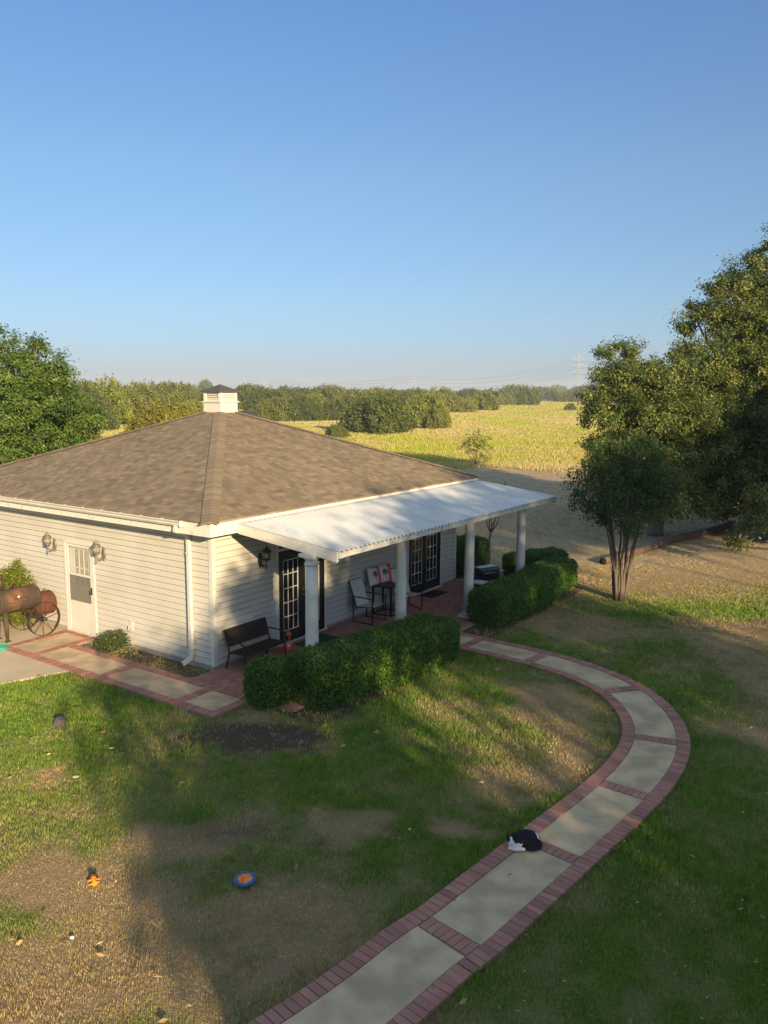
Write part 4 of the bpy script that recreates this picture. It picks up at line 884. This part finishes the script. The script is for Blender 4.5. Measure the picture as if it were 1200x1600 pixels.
def limb(mb, a, b_, r0, r1, wob=.3, n=9, sag=0.):
    a, b_ = Vector(a), Vector(b_); L_ = (b_-a).length; P = []
    o1, o2 = Vector(unit(1)[0])*wob*L_*.25, Vector(unit(1)[0])*wob*L_*.2
    for i in range(n): t = i/(n-1); P.append(a.lerp(b_, t)+o1*math.sin(math.pi*t)+o2*math.sin(2*math.pi*t)+Vector((0, 0, sag*L_*math.sin(math.pi*t))))
    mb.tube(P, [r0+(r1-r0)*(i/(n-1))**.8 for i in range(n)], 8); return P
bark = mat('oak_bark', (.13, .105, .085), (.24, .20, .165), scale=7, rough=.95, bump=.8, bscale=24, detail=9)
bark2 = mat('smooth_bark', (.15, .115, .09), (.10, .075, .06), scale=9, rough=.8, bump=.3, bscale=18)
oak_l = leafmat('oak_leaf', (.032, .065, .012), (.125, .165, .03), (.29, .28, .075))
oak_far = leafmat('left_oak_leaf', (.03, .075, .012), (.10, .17, .025), (.19, .22, .05))
def oak(name, label, base, blobs, nclump, nleaf, leaf, m, trunk_r=.35, fork=2.2, sig=.17, twigs=2, group=None):
    t = thing(name, label, 'tree', base, 0, group); B = [(x-base[0], y-base[1], z-base[2], r) for x, y, z, r in blobs]
    mb = MB(); top = Vector((.1, .05, fork)); limb(mb, (0, 0, -.1), top, trunk_r*1.25, trunk_r*.8, .15)
    for x, y, z, r in B:
        d = math.hypot(x, y); P = limb(mb, top+Vector((random.uniform(-.1, .1), random.uniform(-.1, .1), random.uniform(-.3, .3))), (x, y, z), trunk_r*.42, .03, .35, 11, .05)
        for k in range(twigs*2): j = random.randint(5, 10); e = Vector((x, y, z))+Vector(unit(1)[0])*r*.95; limb(mb, P[j], e, .028, .007, .35, 6)
    mb.build('trunk', bark, t)
    P, T, O = crown_points(B, nclump, nleaf, sig); leaves('crown', P, leaf, m, t, .05, T, outward=O); return t
# two live oaks on the right
bB = [(9.3, 30, 6.0, 1.0), (8.2, 30, 6.1, .75), (10.3, 30, 6.1, .85), (8.1, 30, 4.7, .8), (9.3, 29.4, 4.7, 1.0), (10.7, 29.6, 4.7, 1.1), (8.7, 29.6, 3.3, 1.0), (10.1, 29.2, 3.1, 1.2), (11.5, 30, 3.5, 1.1), (9.5, 30, 1.9, .8), (10.9, 30, 1.8, 1.0), (7.9, 30, 3.5, .6), (11.9, 30, 1.9, .9),
      (12.0, 31.6, 6.6, 1.1), (12.6, 31, 5.4, 1.1), (11.7, 30.5, 4.3, 1.2), (9.8, 32, 5.6, 1.3), (10.5, 32.5, 3.8, 1.4), (11.8, 31.5, 5.2, 1.2), (9.2, 31.5, 7.0, .55), (8.0, 30.5, 6.9, .35), (7.6, 30.3, 5.3, .45)]
oak('live_oak', 'smaller live oak left of the huge one, sunlit upper crown', (10.6, 31.4, 0), bB, 60, 110, .052, oak_l, .28, 2.0, .15)
bA = [(14.6, 33, 10.1, 1.2), (16.0, 33, 10.9, 1.6), (13.6, 32.6, 8.6, 1.0), (12.3, 33, 8.4, .75), (15.1, 32.4, 8.4, 1.3), (14.5, 32, 6.9, 1.2), (13.3, 32.5, 6.3, .9), (16.0, 32, 6.4, 1.5), (14.9, 31.5, 4.9, 1.3), (13.4, 32, 4.3, 1.2), (16.5, 31.5, 3.9, 1.5), (14.8, 31.2, 2.9, 1.3), (13.5, 32, 2.3, 1.1), (15.7, 31, 1.8, 1.0), (17.0, 31, 1.5, 1.2), (12.3, 32.6, 2.9, .9), (12.6, 33, 5.2, .8), (18, 33, 11.5, 2), (18.5, 32, 8, 2), (18.5, 32, 4.5, 2), (15.5, 35.5, 9, 1.9), (15, 36, 6, 2), (16, 36, 3.2, 1.9), (19, 36, 9.5, 2.2), (13.0, 32.6, 9.7, .5), (11.9, 33, 7.2, .5), (14.3, 30, 1.2, .7), (15.4, 30.3, 2.9, 1.0), (16.4, 30, 3.4, 1.1), (14.6, 30, 3.6, .9), (13.4, 30, 2.4, .8), (15.2, 29.6, 1.2, .8), (13, 31, 1.7, 1.2), (12.3, 31.5, 2.3, 1.0), (14.3, 31.6, 1.6, 1.2), (16, 30.4, 1.0, 1.1), (13.8, 32.3, 7.6, 1.0), (13.6, 31.6, 3.3, 1.2), (12.0, 26.2, 1.3, .40), (11.4, 25.9, .75, .26), (12.5, 27.0, 1.9, .5)]
oak('live_oak', 'huge dark live oak filling the right edge of the photo', (16.2, 33.6, 0), bA, 46, 115, .056, oak_l, .5, 2.3, .16)
# oak behind the roof on the left
bL = [(-14.2, 30.5, 5.9, 1.4), (-13.0, 31, 6.3, .95), (-12.3, 31, 5.9, .6), (-13.6, 30, 4.7, 1.2), (-12.4, 30.4, 4.7, 1.1), (-11.4, 31, 4.4, .75), (-14.1, 30, 3.4, 1.1), (-12.9, 30.5, 3.6, .9), (-15.6, 31, 5.7, 1.5), (-15.6, 31, 3.7, 1.5), (-14.4, 31, 7.1, .75), (-13.1, 31, 7.1, .5), (-15.6, 31, 7.3, .7), (-14, 32.5, 5, 1.7), (-12.8, 32.5, 4.2, 1.4), (-11.9, 31.4, 3.4, .7), (-15.2, 30.6, 2.2, 1.0), (-13.6, 30.6, 2.3, .8)]
oak('oak_tree', 'leafy bright green oak behind the roof at the left edge', (-14, 32, 0), bL, 42, 120, .056, oak_far, .3, 1.8, .15)
# crape myrtle
myr = leafmat('myrtle_leaf', (.035, .075, .018), (.09, .15, .035), (.20, .11, .05))
mt = thing('crape_myrtle', 'vase shaped crape myrtle with many bare grey stems on the lawn', 'tree', (6.34, 21.31, 0))
rr = random.Random(11)
for k in range(10):
    q = k/10*2*math.pi+rr.uniform(-.2, .2); rt = rr.uniform(.45, 1.05); b0 = Vector((.11*math.cos(q), .11*math.sin(q), -.03)); m1 = Vector((.20*math.cos(q), .20*math.sin(q), .75)); m2 = Vector((.42*rt*math.cos(q), .42*rt*math.sin(q), 1.5)); tp = Vector((1.0*rt*math.cos(q), 1.0*rt*math.sin(q), 2.9+.6*rr.random()))
    mb = MB(); P = [b0, b0.lerp(m1, .5)+Vector((rr.uniform(-.03, .03), rr.uniform(-.03, .03), 0)), m1, m1.lerp(m2, .5)+Vector((rr.uniform(-.04, .04), rr.uniform(-.04, .04), 0)), m2, m2.lerp(tp, .5), tp]; mb.tube(P, [.055, .045, .038, .033, .028, .018, .008], 8)
    for j in range(3): e = m2.lerp(tp, rr.uniform(0, .6)); limb(mb, e, e+Vector((rr.uniform(-.7, .7), rr.uniform(-.7, .7), rr.uniform(.5, 1.1))), .014, .005, .3, 6)
    mb.build('stem', bark2, mt)
bM = [(6.35, 21.3, 3.5, .8), (5.6, 21.3, 3.3, .6), (7.1, 21.3, 3.3, .65), (5.25, 21.2, 2.75, .35), (6.0, 21, 2.75, .65), (6.9, 21, 2.6, .65), (6.3, 21.3, 4.0, .4), (5.7, 21.2, 2.35, .35), (7.1, 21.3, 4.0, .3), (6.4, 22, 3.2, .8), (7.6, 21.4, 2.6, .45), (5.8, 21.3, 4.05, .25), (6.8, 21.3, 4.35, .22), (7.7, 21.4, 3.1, .35), (5.1, 21.2, 3.2, .25), (6.3, 20.7, 2.2, .4)]
P, T, O = crown_points([(x-6.34, y-21.31, z, r) for x, y, z, r in bM], 95, 85, .13); leaves('crown', P, .042, myr, mt, .2, T, aspect=.45)
# slim young tree past the porch end
st2 = thing('young_tree', 'slim young tree with bare forked stem behind the last porch columns', 'tree', (3.33, 25.4, 0)); mb = MB()
mb.tube([(0, 0, -.05), (.02, 0, .4), (.0, 0, .8), (.06, 0, 1.15)], [.05, .04, .035, .03], 8)
for e in ((-.28, .1, 1.75), (.1, 0, 1.9), (.38, .1, 1.8), (.25, -.1, 1.7), (-.12, .05, 2.2), (.3, 0, 2.35)): limb(mb, (.05, 0, 1.1), e, .022, .008, .3, 7)
mb.build('trunk', bark, st2); P, T, O = crown_points([(-.28, .1, 1.85, .22), (.1, 0, 2.1, .25), (.42, .1, 2.0, .25), (.25, -.1, 1.85, .18), (.3, 0, 2.45, .25), (-.1, 0, 2.4, .22)], 160, 22, .06); leaves('crown', P, .04, myr, st2, .2, T)
# ------------------------------------------------------------------ clipped hedges
box_l = leafmat('boxwood_leaf', (.02, .065, .01), (.08, .17, .022), (.17, .27, .04), trans=.2, rough=.4)
core_m = mat('dark_core', (.035, .03, .018), (.02, .02, .012), scale=20, rough=.95)  # solid core added against see-through, its dark colour stands for inner shade
def hedge(label, poly, h, dens=5200, leaf=.024, rnd_=.22, parentname='boxwood_hedge', group='clipped hedges round the porch', lumpy=.05):
    """poly: centreline points (world) with half widths [(x, y, w), ...]"""
    C_ = [np.array(p[:2]) for p in poly]; W_ = [p[2] for p in poly]; base = C_[0]; t = thing(parentname, label, 'hedge', (float(base[0]), float(base[1]), 0), 0, group)
    seg = np.r_[0, np.cumsum([np.linalg.norm(C_[i+1]-C_[i]) for i in range(len(C_)-1)])]; L_ = seg[-1]; we = max(W_)
    lo = np.min(C_, 0)-we-.2; hi = np.max(C_, 0)+we+.2; vol = (hi-lo).prod()*(h+.1); k = int(vol*dens/.055*.75)
    x = rng.uniform(lo[0], hi[0], k); y = rng.uniform(lo[1], hi[1], k); z = rng.uniform(.03, h+.1, k)
    best = np.full(k, 9e9); S_ = np.zeros(k); Lt = np.zeros(k)
    for i in range(len(C_)-1):
        a_, b_ = C_[i], C_[i+1]; d_ = b_-a_; l_ = np.linalg.norm(d_); d_ = d_/l_; u = (x-a_[0])*d_[0]+(y-a_[1])*d_[1]; v = -(x-a_[0])*d_[1]+(y-a_[1])*d_[0]
        uc = np.clip(u, 0, l_); ds2 = np.hypot(u-uc, v); m_ = ds2 < best; best[m_] = ds2[m_]; us = u.copy()
        if i > 0: us = np.maximum(us, 0)
        if i < len(C_)-2: us = np.minimum(us, l_)
        S_[m_] = (seg[i]+us)[m_]; Lt[m_] = v[m_]
    ww = np.interp(S_, seg, W_); rc = .20; lump_ = (fbm(x*2.0+z*1.6, y*2.0-z*1.3, 71)-.5)*2*lumpy+(fbm(x*9+z*7, y*9+z*5, 72)-.5)*.05
    ww = ww*(1-.16*np.clip((.35-z/h)/.35, 0, 1))
    qx = np.abs(S_-L_/2)-(L_/2+ww*.82-rc); qy = np.abs(Lt)-(ww-rc); qz = z-(h-rc)
    sdf = np.sqrt(np.maximum(qx, 0)**2+np.maximum(qy, 0)**2+np.maximum(qz, 0)**2)+np.minimum(np.maximum(np.maximum(qx, qy), qz), 0)-rc-lump_
    keep = (sdf < .0) & (sdf > -.085+.05*rng.random(k))
    keep |= (sdf > 0) & (sdf < .03) & (rng.random(k) < .12)
    P = np.c_[x, y, z][keep]; tone = fbm(P[:, 0]*3.5+P[:, 2]*2, P[:, 1]*3.5, 81)
    P = P-np.array([base[0], base[1], 0]); leaves('foliage', P, leaf, box_l, t, .3, tone, aspect=.62)
    def at(s): s = np.clip(s, 0, L_); return np.array([np.interp(s, seg, [c[0] for c in C_]), np.interp(s, seg, [c[1] for c in C_])])
    mb = MB(); sh = .74; vs = []; m_ = 16; pts = [(-we*sh, 0)]
    for i in range(m_+1):
        s_1 = L_*i/m_; q_ = at(s_1)-base; a_ = at(min(s_1+.05, L_))-at(max(s_1-.05, 0)); a_ /= np.linalg.norm(a_); na = np.array([-a_[1], a_[0]]); ww = np.interp(s_1, seg, W_)*sh
        ext = -a_*we*.45 if i == 0 else (a_*we*.45 if i == m_ else 0*a_); hh = h*.82
        for la, z_ in ((-1, .06), (-1, hh*.8), (-.6, hh), (.6, hh), (1, hh*.8), (1, .06)): v = q_+ext+na*ww*la*(.75 if i in (0, m_) else 1); vs.append((v[0], v[1], z_))
    mb.add(vs, [(6*i+j, 6*i+(j+1) % 6, 6*i+6+(j+1) % 6, 6*i+6+j) for i in range(m_) for j in range(6)]+[(5, 4, 3, 2, 1, 0), tuple(6*m_+j for j in range(6))]); mb.build('dark_core', core_m, t)
    return t
H_ = lambda r, p, w: (*hp(r, p)[:2], w)
hedge('small rounded boxwood at the left end of the porch hedge row', [H_(-.72, 2.02, .35), H_(-.56, 2.04, .35)], .80)
hedge('long clipped boxwood hedge in front of the first two porch columns', [H_(-.06, 2.70, .52), H_(1.6, 2.98, .60), H_(3.05, 3.12, .54)], .90)
hedge('clipped boxwood hedge right of the path in front of the last columns', [H_(6.25, 2.88, .48), H_(8.0, 3.0, .54), H_(10.6, 2.78, .48)], .84)
hedge('short boxwood hedge behind the last column past the porch end', [H_(10.9, 1.35, .42), H_(12.2, 1.95, .42)], .78)
hedge('tall square boxwood clump just beyond the far wall corner', [H_(10.3, -.25, .48), H_(10.75, -.1, .48)], 1.15)
# shrubs by the side wall
yb = leafmat('bright_shrub_leaf', (.06, .10, .012), (.17, .20, .02), (.28, .30, .04)); sb_l = leafmat('low_shrub_leaf', (.03, .06, .015), (.09, .125, .04), (.15, .17, .06))
def shrub(name, label, loc, blobs, nc, nl, leaf, m, sig=.07, cat='shrub', up=.4, stems=7, asp=.5):
    t = thing(name, label, cat, loc); mb = MB()
    for k in range(stems):
        b_ = random.choice(blobs); limb(mb, (random.uniform(-.05, .05), random.uniform(-.05, .05), -.02), (b_[0]+random.uniform(-.5, .5)*b_[3], b_[1]+random.uniform(-.5, .5)*b_[3], b_[2]), .014*max(1, blobs[0][3]*2), .005, .3, 6)
    mb.build('stems', bark, t); P, T, O = crown_points(blobs, nc, nl, sig); leaves('foliage', P, leaf, m, t, up, T, aspect=asp); return t
shrub('shrub', 'low dark green shrub at the foot of the side wall', hp(-.32, -2.72), [(0, 0, .16, .26), (.14, .14, .15, .22), (-.10, -.16, .14, .2), (-.18, .1, .13, .17), (.05, .2, .22, .15), (0, 0, .24, .2)], 900, 22, .022, sb_l, .05)
shrub('shrub', 'bright yellow green shrub behind the rusty smoker', hp(-.42, -6.25), [(0, 0, .55, .5), (.05, .1, .95, .42), (-.3, -.35, .5, .42), (.3, -.3, .4, .35), (-.5, -.7, .8, .5), (.12, .05, 1.32, .12), (.1, .05, 1.45, .08), (-.2, -.1, 1.0, .4)], 330, 40, .032, yb, .07)
# ------------------------------------------------------------------ trees across the meadow
jun = leafmat('juniper_leaf', (.06, .085, .016), (.14, .175, .03), (.23, .24, .045), trans=.15, rough=.8, vary=True); oak_d = leafmat('distant_oak_leaf', (.06, .078, .022), (.125, .15, .036), (.18, .19, .055), trans=.15, rough=.8, vary=True)
olv = leafmat('olive_leaf', (.09, .105, .024), (.17, .19, .04), (.24, .24, .055), trans=.2, rough=.8, vary=True); ylw = leafmat('yellow_juniper_leaf', (.09, .10, .008), (.21, .20, .012), (.31, .27, .02), trans=.2, rough=.8)
def crown_template(seed, kind):
    """unit crown: height 1, radius 1 -> arrays"""
    global rng; keep = rng; rng = np.random.default_rng(seed); n = 1700; u_ = unit(n); u_[:, 2] = np.abs(u_[:, 2]) if kind != 2 else u_[:, 2]
    lob = 1+.22*np.sin(3*np.arctan2(u_[:, 1], u_[:, 0])+seed)+.16*np.sin(7*np.arctan2(u_[:, 1], u_[:, 0])+2*seed+4*u_[:, 2])+.05*rng.normal(size=n)
    if kind in (0, 3): c = u_*np.array([1, 1, .88])*lob[:, None]*rng.uniform(.86, 1, n)[:, None]; c[:, 2] = c[:, 2]*1.0+.06
    elif kind == 1: prof = np.clip(1.15-u_[:, 2]*.35, .4, 1.1); c = u_*np.array([1, 1, .9])*(lob*prof)[:, None]*rng.uniform(.75, 1, n)[:, None]; c[:, 2] += .06
    else: c = u_*np.array([1, 1, .42])*lob[:, None]*rng.uniform(.75, 1.02, n)[:, None]; c[:, 2] += .56
    tone = rng.random(n); P = np.repeat(c, 9, 0)+rng.normal(size=(n*9, 3))*.042; P = P[P[:, 2] > .0]; rng = keep; return P, np.repeat(tone, 9)[:len(P)]
tmpl = {}
def far_tree_proto(kind, m, seed):
    P, T = crown_template(seed, kind); t = bpy.data.objects.new('far_tree', None); COL.objects.link(t); leaves('crown', P, .036, m, t, .1, T, aspect=.75)
    mb = MB()
    if kind == 2: mb.tube([(0, 0, -.03), (.02, 0, .3), (0, 0, .55)], [.06, .045, .02], 7)
    else: mb.tube([(0, 0, -.03), (0, .02, .35), (0, 0, .6)], [.07, .05, .02], 7)
    for q in range(4): a_ = q*1.6; mb.tube([(0, 0, .3), (.3*math.cos(a_), .3*math.sin(a_), .55), (.5*math.cos(a_), .5*math.sin(a_), .7)], [.035, .02, .01], 6)
    mb.build('trunk', bark, t); return t
KM = {0: ('juniper_tree', jun), 1: ('rounded_tree', olv), 2: ('broad_oak', oak_d), 3: ('golden_juniper', ylw)}
protos = {(k, v): None for k in KM for v in (0, 1)}
#  x, y, height, radius, kind, label, group
FT = [(-.8, 109.2, 4.8, 4.3, 0, 'large dark juniper in front centre of the meadow trees, above the roof slope'), (6.9, 140.7, 5.1, 3.5, 0, 'juniper just right of and behind the large front one'), (7.5, 121.6, 3.6, 1.9, 1, 'narrow pale green tree right of the large front juniper'),
 (-19.9, 147.5, 4.8, 3.4, 1, 'round olive tree first to the right of the roof vent'), (-15.0, 148.5, 4.3, 3.2, 0, 'green juniper second to the right of the roof vent'), (-9.2, 152.9, 4.6, 3.5, 1, 'olive tree left of the large front juniper'),
 (-16.7, 240.6, 7.2, 7.3, 2, 'broad tall dark oak behind the junipers right of the cupola'), (30, 246.8, 5.6, 4.2, 0, 'dark dense juniper at the right end of the meadow tree line'), (21.9, 244.3, 4.9, 4.7, 1, 'olive tree beside the dense juniper ending the tree line'),
 (60.1, 349.3, 7.8, 4.9, 0, 'lone round juniper standing forward at the far meadow edge'), (67.7, 430.9, 9.6, 7.7, 2, 'broad oak behind the lone round juniper'), (108.6, 478.3, 7.6, 8.2, 1, 'pale green tree below the nearest pylon'),
 (57.9, 255.3, 2.6, 1.6, 1, 'small lone bush in the yellow meadow near the right oak'), (-26.4, 96.6, 3.9, 3.9, 3, 'golden green juniper left of the cupola behind the roof'), (-119.5, 550.1, 12.5, 4.5, 2, 'far taller round tree rising just left of the cupola roof'),
 (-5.7, 96.5, 1.8, 1.2, 1, 'small bushy juniper close behind the right roof slope'), (49.4, 344.8, 5.6, 4.0, 1, 'low rounded tree left of the lone meadow juniper'), (-38.1, 233.9, 7.4, 6.0, 2, 'dark oak directly right of the cupola')]
for x, y, h, r, k in [(145.3, 564.5, 11, 13, 2), (110.2, 543, 8, 6, 1), (5, 183.8, 5.3, 4.6, 2), (17.4, 220.8, 5.3, 5.1, 1), (-6.5, 201.9, 5.8, 4.9, 2), (1.2, 230.3, 5.8, 5.4, 0), (-43.4, 117.8, 6.4, 3.4, 2), (-42.6, 126.8, 6.9, 3.6, 0), (-43.2, 143, 6.7, 3.8, 2), (-39, 110.6, 4.8, 2.8, 1), (-45.5, 172, 7.0, 4.5, 2), (-42.8, 182, 6.4, 4.3, 1), (-48, 151.8, 6, 3.6, 1), (-53.4, 189.6, 6.8, 4.4, 0), (-56.7, 228, 7.6, 5.4, 2), (-41.1, 198.6, 6.3, 4.6, 2), (-42.6, 232.5, 6.5, 4.8, 1), (-27.7, 185.7, 5.5, 3.8, 0), (-27.9, 237.1, 6.8, 5.8, 2), (-16.9, 188.4, 5.4, 4, 1), (-12.1, 280.9, 7, 5.8, 1), (-2.9, 284.3, 7, 6, 2), (12, 315, 6.9, 6.3, 2), (22.1, 319, 6.9, 6, 0), (37.1, 356, 7, 6.4, 2), (58.6, 451.4, 7.2, 6.6, 0), (120.2, 633.8, 10, 9, 2), (165.7, 786.9, 12, 10, 0), (194.7, 811, 12, 12, 2), (135.7, 492.9, 10, 9.8, 2), (133.1, 439.6, 9.8, 8.5, 0), (-33.7, 85.9, 4.7, 2.5, 1), (-41.3, 97.4, 6, 3.2, 2), (-47.4, 104.2, 6.3, 3.4, 0), (-51.2, 103.7, 6.4, 3.4, 2), (-36, 140, 5.6, 3.4, 1), (-33, 160, 5.6, 3.6, 2), (-60, 150, 7, 4.5, 2), (-66, 170, 7.2, 5, 0), (-72, 200, 7.6, 5, 2), (-30, 130, 4.6, 3, 1)]:
    FT.append((x, y, h, r, k, 'leafy tree in the belt of woods left of the cupola' if x < -25 else ('tree in the distant wood beyond the right end of the meadow' if x > 50 else 'tree in the wooded line behind the front junipers')))
for i, (x, y, h, r, k, lb) in enumerate(FT):
    v = i % 2; nm, m_ = KM[k]
    if protos[(k, v)] is None:
        t = far_tree_proto(k, m_, 31+k*2+v); t.name = nm; protos[(k, v)] = t; t.location = (x, y, 0); t.rotation_euler = (0, 0, i*1.3); tag(t, lb, 'tree')
    else: t = dup(protos[(k, v)], (x, y, 0), i*1.3, lb)
    t.scale = (r, r, h/1.12); t['group'] = 'trees across the meadow'
# a distant mass of woods closing the horizon
P = []; T = []
for i in range(1300):
    y = rng.uniform(330, 1500)**1.0; x = rng.uniform(-.75, .75)*y
    if x > -.02*y and y < 520 and x < .55*y: continue
    if x > .12*y and y < 650: continue
    h = rng.uniform(4.0, 5.3)+y*.0016; r = rng.uniform(6, 13); u_ = unit(90); u_[:, 2] = np.abs(u_[:, 2]); P.append(u_*np.array([r, r, h])*rng.uniform(.75, 1.05, 90)[:, None]+np.array([x, y, 0])); T.append(np.full(90, rng.random()))
P = np.concatenate(P); tag(leaves('distant_woods', P, 1.15, oak_d, None, .4, np.concatenate(T), aspect=.8), 'continuous dark green woods along the horizon', 'woods', kind='stuff')
# sapling at the meadow edge
sap = leafmat('sapling_leaf', (.10, .13, .03), (.20, .22, .05), (.28, .27, .08)); bs = [(0, 0, 1.6, .75), (-.7, .1, 1.4, .5), (.7, 0, 1.5, .55), (.1, .2, 2.2, .5), (-.4, 0, 2.1, .4), (.5, 0, .7, .45), (.9, .1, .5, .3), (-.9, 0, 1.7, .35), (.9, 0, 2.0, .3)]
shrub('sapling', 'pale green loose sapling at the near edge of the meadow', (6.9, 61.5, 0), bs, 46, 20, .055, sap, .12, 'young tree', stems=12)
for i, (x, y, h, lb) in enumerate([(1.2, 62.5, .9, 'low scrubby tuft at the mown edge left of the sapling'), (17.5, 58, .8, 'low scrubby tuft at the mown edge beside the right oak')]):
    shrub('scrub', lb, (x, y, 0), [(0, 0, h*.45, h*.5), (.4, .1, h*.4, h*.4), (-.4, 0, h*.35, h*.35)], 60, 16, .05, sap, .1, 'bush')
# unseen oaks whose crowns are placed and shaped to cast the garden's shade
def shade_oak(label, x, y, blobs, n=11, nl=55, leaf=.16):
    return oak('live_oak', label, (x, y, 0), [(x+a, y+b_, c_*1.1, d) for a, b_, c_, d in blobs], n, nl, leaf, oak_l, .3, 2.0, .36, 1)
for lb, x, y, bl in [
    ('first unseen shade-casting oak behind the viewpoint, nearest the wing', 11.5, -12, [(-2.6, 0, 6.2, 1.2), (1.4, 0, 5.8, .75), (.4, 0, 5.9, .8), (1.8, 0, 9.35, 1.15), (3.5, 0, 10.2, 1.1), (-1.3, 0, 7.8, .9), (1.9, -.3, 5.1, 1.1), (3.8, .2, 5.8, 1.2), (3.3, 0, 3.1, 1.5), (-3.6, .2, 7.0, .75), (-3.4, 0, 6.0, .6), (-.5, 0, 8.2, .8), (1.6, .4, 5.0, 1.1), (-1.0, .5, 6.8, 1.5), (.2, 0, 8.7, 1.2), (.3, -.5, 4.3, 1.6), (3.1, .3, 9.0, 1.6), (2.6, 0, 4.6, 1.5)]),
    ('second unseen shade-casting oak behind the viewpoint', 17, -12.5, [(-.5, .3, 9.5, 1.8), (-.4, 0, 10.9, 1.1), (-.3, 0, 5.4, 1.7), (3.7, 0, 6.6, 1.7), (2.0, 0, 4.2, 1.6), (4.6, 0, 4.6, 1.5), (1.6, 0, 10.6, 2.1), (-1.6, 0, 5.4, 1.9), (1.0, -.3, 6.9, 2.0), (0, 0, 8, 1.4), (3.4, 0, 8.6, 1.7)]),
    ('third unseen shade-casting oak behind the viewpoint', 22.5, -12, [(-1.5, 0, 11.6, 2.1), (-1.0, 0, 8.2, 1.2), (1.1, .2, 7.3, 1.4), (-2.4, 0, 8.6, 1.0), (.8, 0, 11.9, 1.9), (-1.4, 0, 6.6, 1.8), (2.2, .3, 6.4, 1.7), (.5, 0, 4.6, 1.7)]),
    ('fourth unseen shade-casting oak behind the viewpoint', 28.5, -12, [(-1.8, 0, 12.2, 2.0), (1.0, 0, 13.2, 2.3), (3.8, 0, 13.5, 2.5), (-1, 0, 6.0, 1.8), (2.5, 0, 7.5, 2.2)]),
    ('unseen oak right of the frame, added to shade the big oaks', 21, 18, [(-4.8, 0, 4.6, 1.5), (-3.2, 0, 5.8, 1.7), (-1.2, 0, 6.4, 1.9), (.4, 0, 5.0, 1.8), (2.6, 0, 8.6, 1.7), (1.5, 0, 7.2, 2.2), (-.6, 1.5, 4.6, 1.7), (2.4, 1, 4.5, 1.9), (.2, -1.4, 8.2, 1.6), (4.4, 0, 6.3, 2.2)]),  # added out of view to darken the lower crowns of the right oaks
    ('small unseen shade-casting oak behind the viewpoint to the left', 4.2, -12, [(0, 0, 3.5, 1.3), (-.9, .2, 3.2, .9)])]:
    shade_oak(lb, x, y, bl, 20 if x == 21 else 11)
# ------------------------------------------------------------------ pylons and lines
galv = mat('galvanised_steel', (.55, .55, .55), rough=.5, metal=.3); wire_m = mat('cable', (.10, .10, .11), rough=.6)
def pylon(label, x, y, rz):
    t = thing('transmission_tower', label, 'pylon', (x, y, 0), rz, 'pylons on the horizon'); m = MB(); th = .16
    lv = [(0, 4.2), (10, 3.1), (19, 2.1), (27, 1.35), (34, 1.1), (40, .9), (45, .15)]
    for (z0, w0), (z1, w1) in zip(lv, lv[1:]):
        for sx in (-1, 1):
            for sy in (-1, 1): m.tube([(sx*w0, sy*w0, z0), (sx*w1, sy*w1, z1)], th, 4, smooth=False)
            m.tube([(sx*w0, -w0, z0), (sx*w1, w1, z1)], th*.6, 4); m.tube([(sx*w0, w0, z0), (sx*w1, -w1, z1)], th*.6, 4); m.tube([(-w0, sx*w0, z0), (w1, sx*w1, z1)], th*.6, 4); m.tube([(w0, sx*w0, z0), (-w1, sx*w1, z1)], th*.6, 4)
    m.build('lattice_mast', galv, t)
    for z in (28, 34.5, 41):
        m = MB(); L_ = 7.5 if z != 34.5 else 9
        for s in (-1, 1):
            m.tube([(s*1, 0, z+1.4), (s*L_, 0, z)], th*.7, 4); m.tube([(s*1, .8, z), (s*L_, 0, z)], th*.7, 4); m.tube([(s*1, -.8, z), (s*L_, 0, z)], th*.7, 4); m.tube([(s*L_, 0, z), (s*L_, 0, z-2.2)], .12, 5)
        m.build('cross_arm', galv, t)
    return t
PY_ = [(208, 890), (65, 1820), (-385, 2621), (-760, 3060)]
pylon('nearest and tallest lattice pylon, left of the big oak', *PY_[0], .3); pylon('middle lattice pylon above the centre of the tree line', *PY_[1], .5); pylon('small faint pylon right of the cupola', *PY_[2], .9); pylon('faintest pylon left of the cupola', *PY_[3], .9)
m = MB(); allp = [(420, 560)]+PY_
for (x0, y0), (x1, y1) in zip(allp, allp[1:]):
    for z in (26, 32.5, 39):
        for s in (-7, 7):
            pts = []; 
            for k in range(25): t_ = k/24; pts.append((x0+(x1-x0)*t_+s, y0+(y1-y0)*t_, z-4*t_*(1-t_)*14))
            m.tube(pts, .10 if y1 < 1900 else .2, 4)
tag(m.build('power_lines', wire_m), 'thin dark power lines slung between the lattice pylons', 'power lines')
# ------------------------------------------------------------------ air
hz = MB(); hz.b2(-3500, 3500, -300, 4200, -1.5, 48); hm_ = bpy.data.materials.new('haze_air'); hm_.use_nodes = True; nn_ = hm_.node_tree; nn_.nodes.remove(nn_.nodes['Principled BSDF']); pv = nn_.nodes.new('ShaderNodeVolumePrincipled'); pv.inputs['Density'].default_value = .0004; pv.inputs['Color'].default_value = (.70, .80, .95, 1); pv.inputs['Anisotropy'].default_value = 0
nn_.links.new(pv.outputs[0], nn_.nodes['Material Output'].inputs['Volume']); tag(hz.build('haze', hm_), 'thin pale evening haze over the distant woods', kind='stuff')
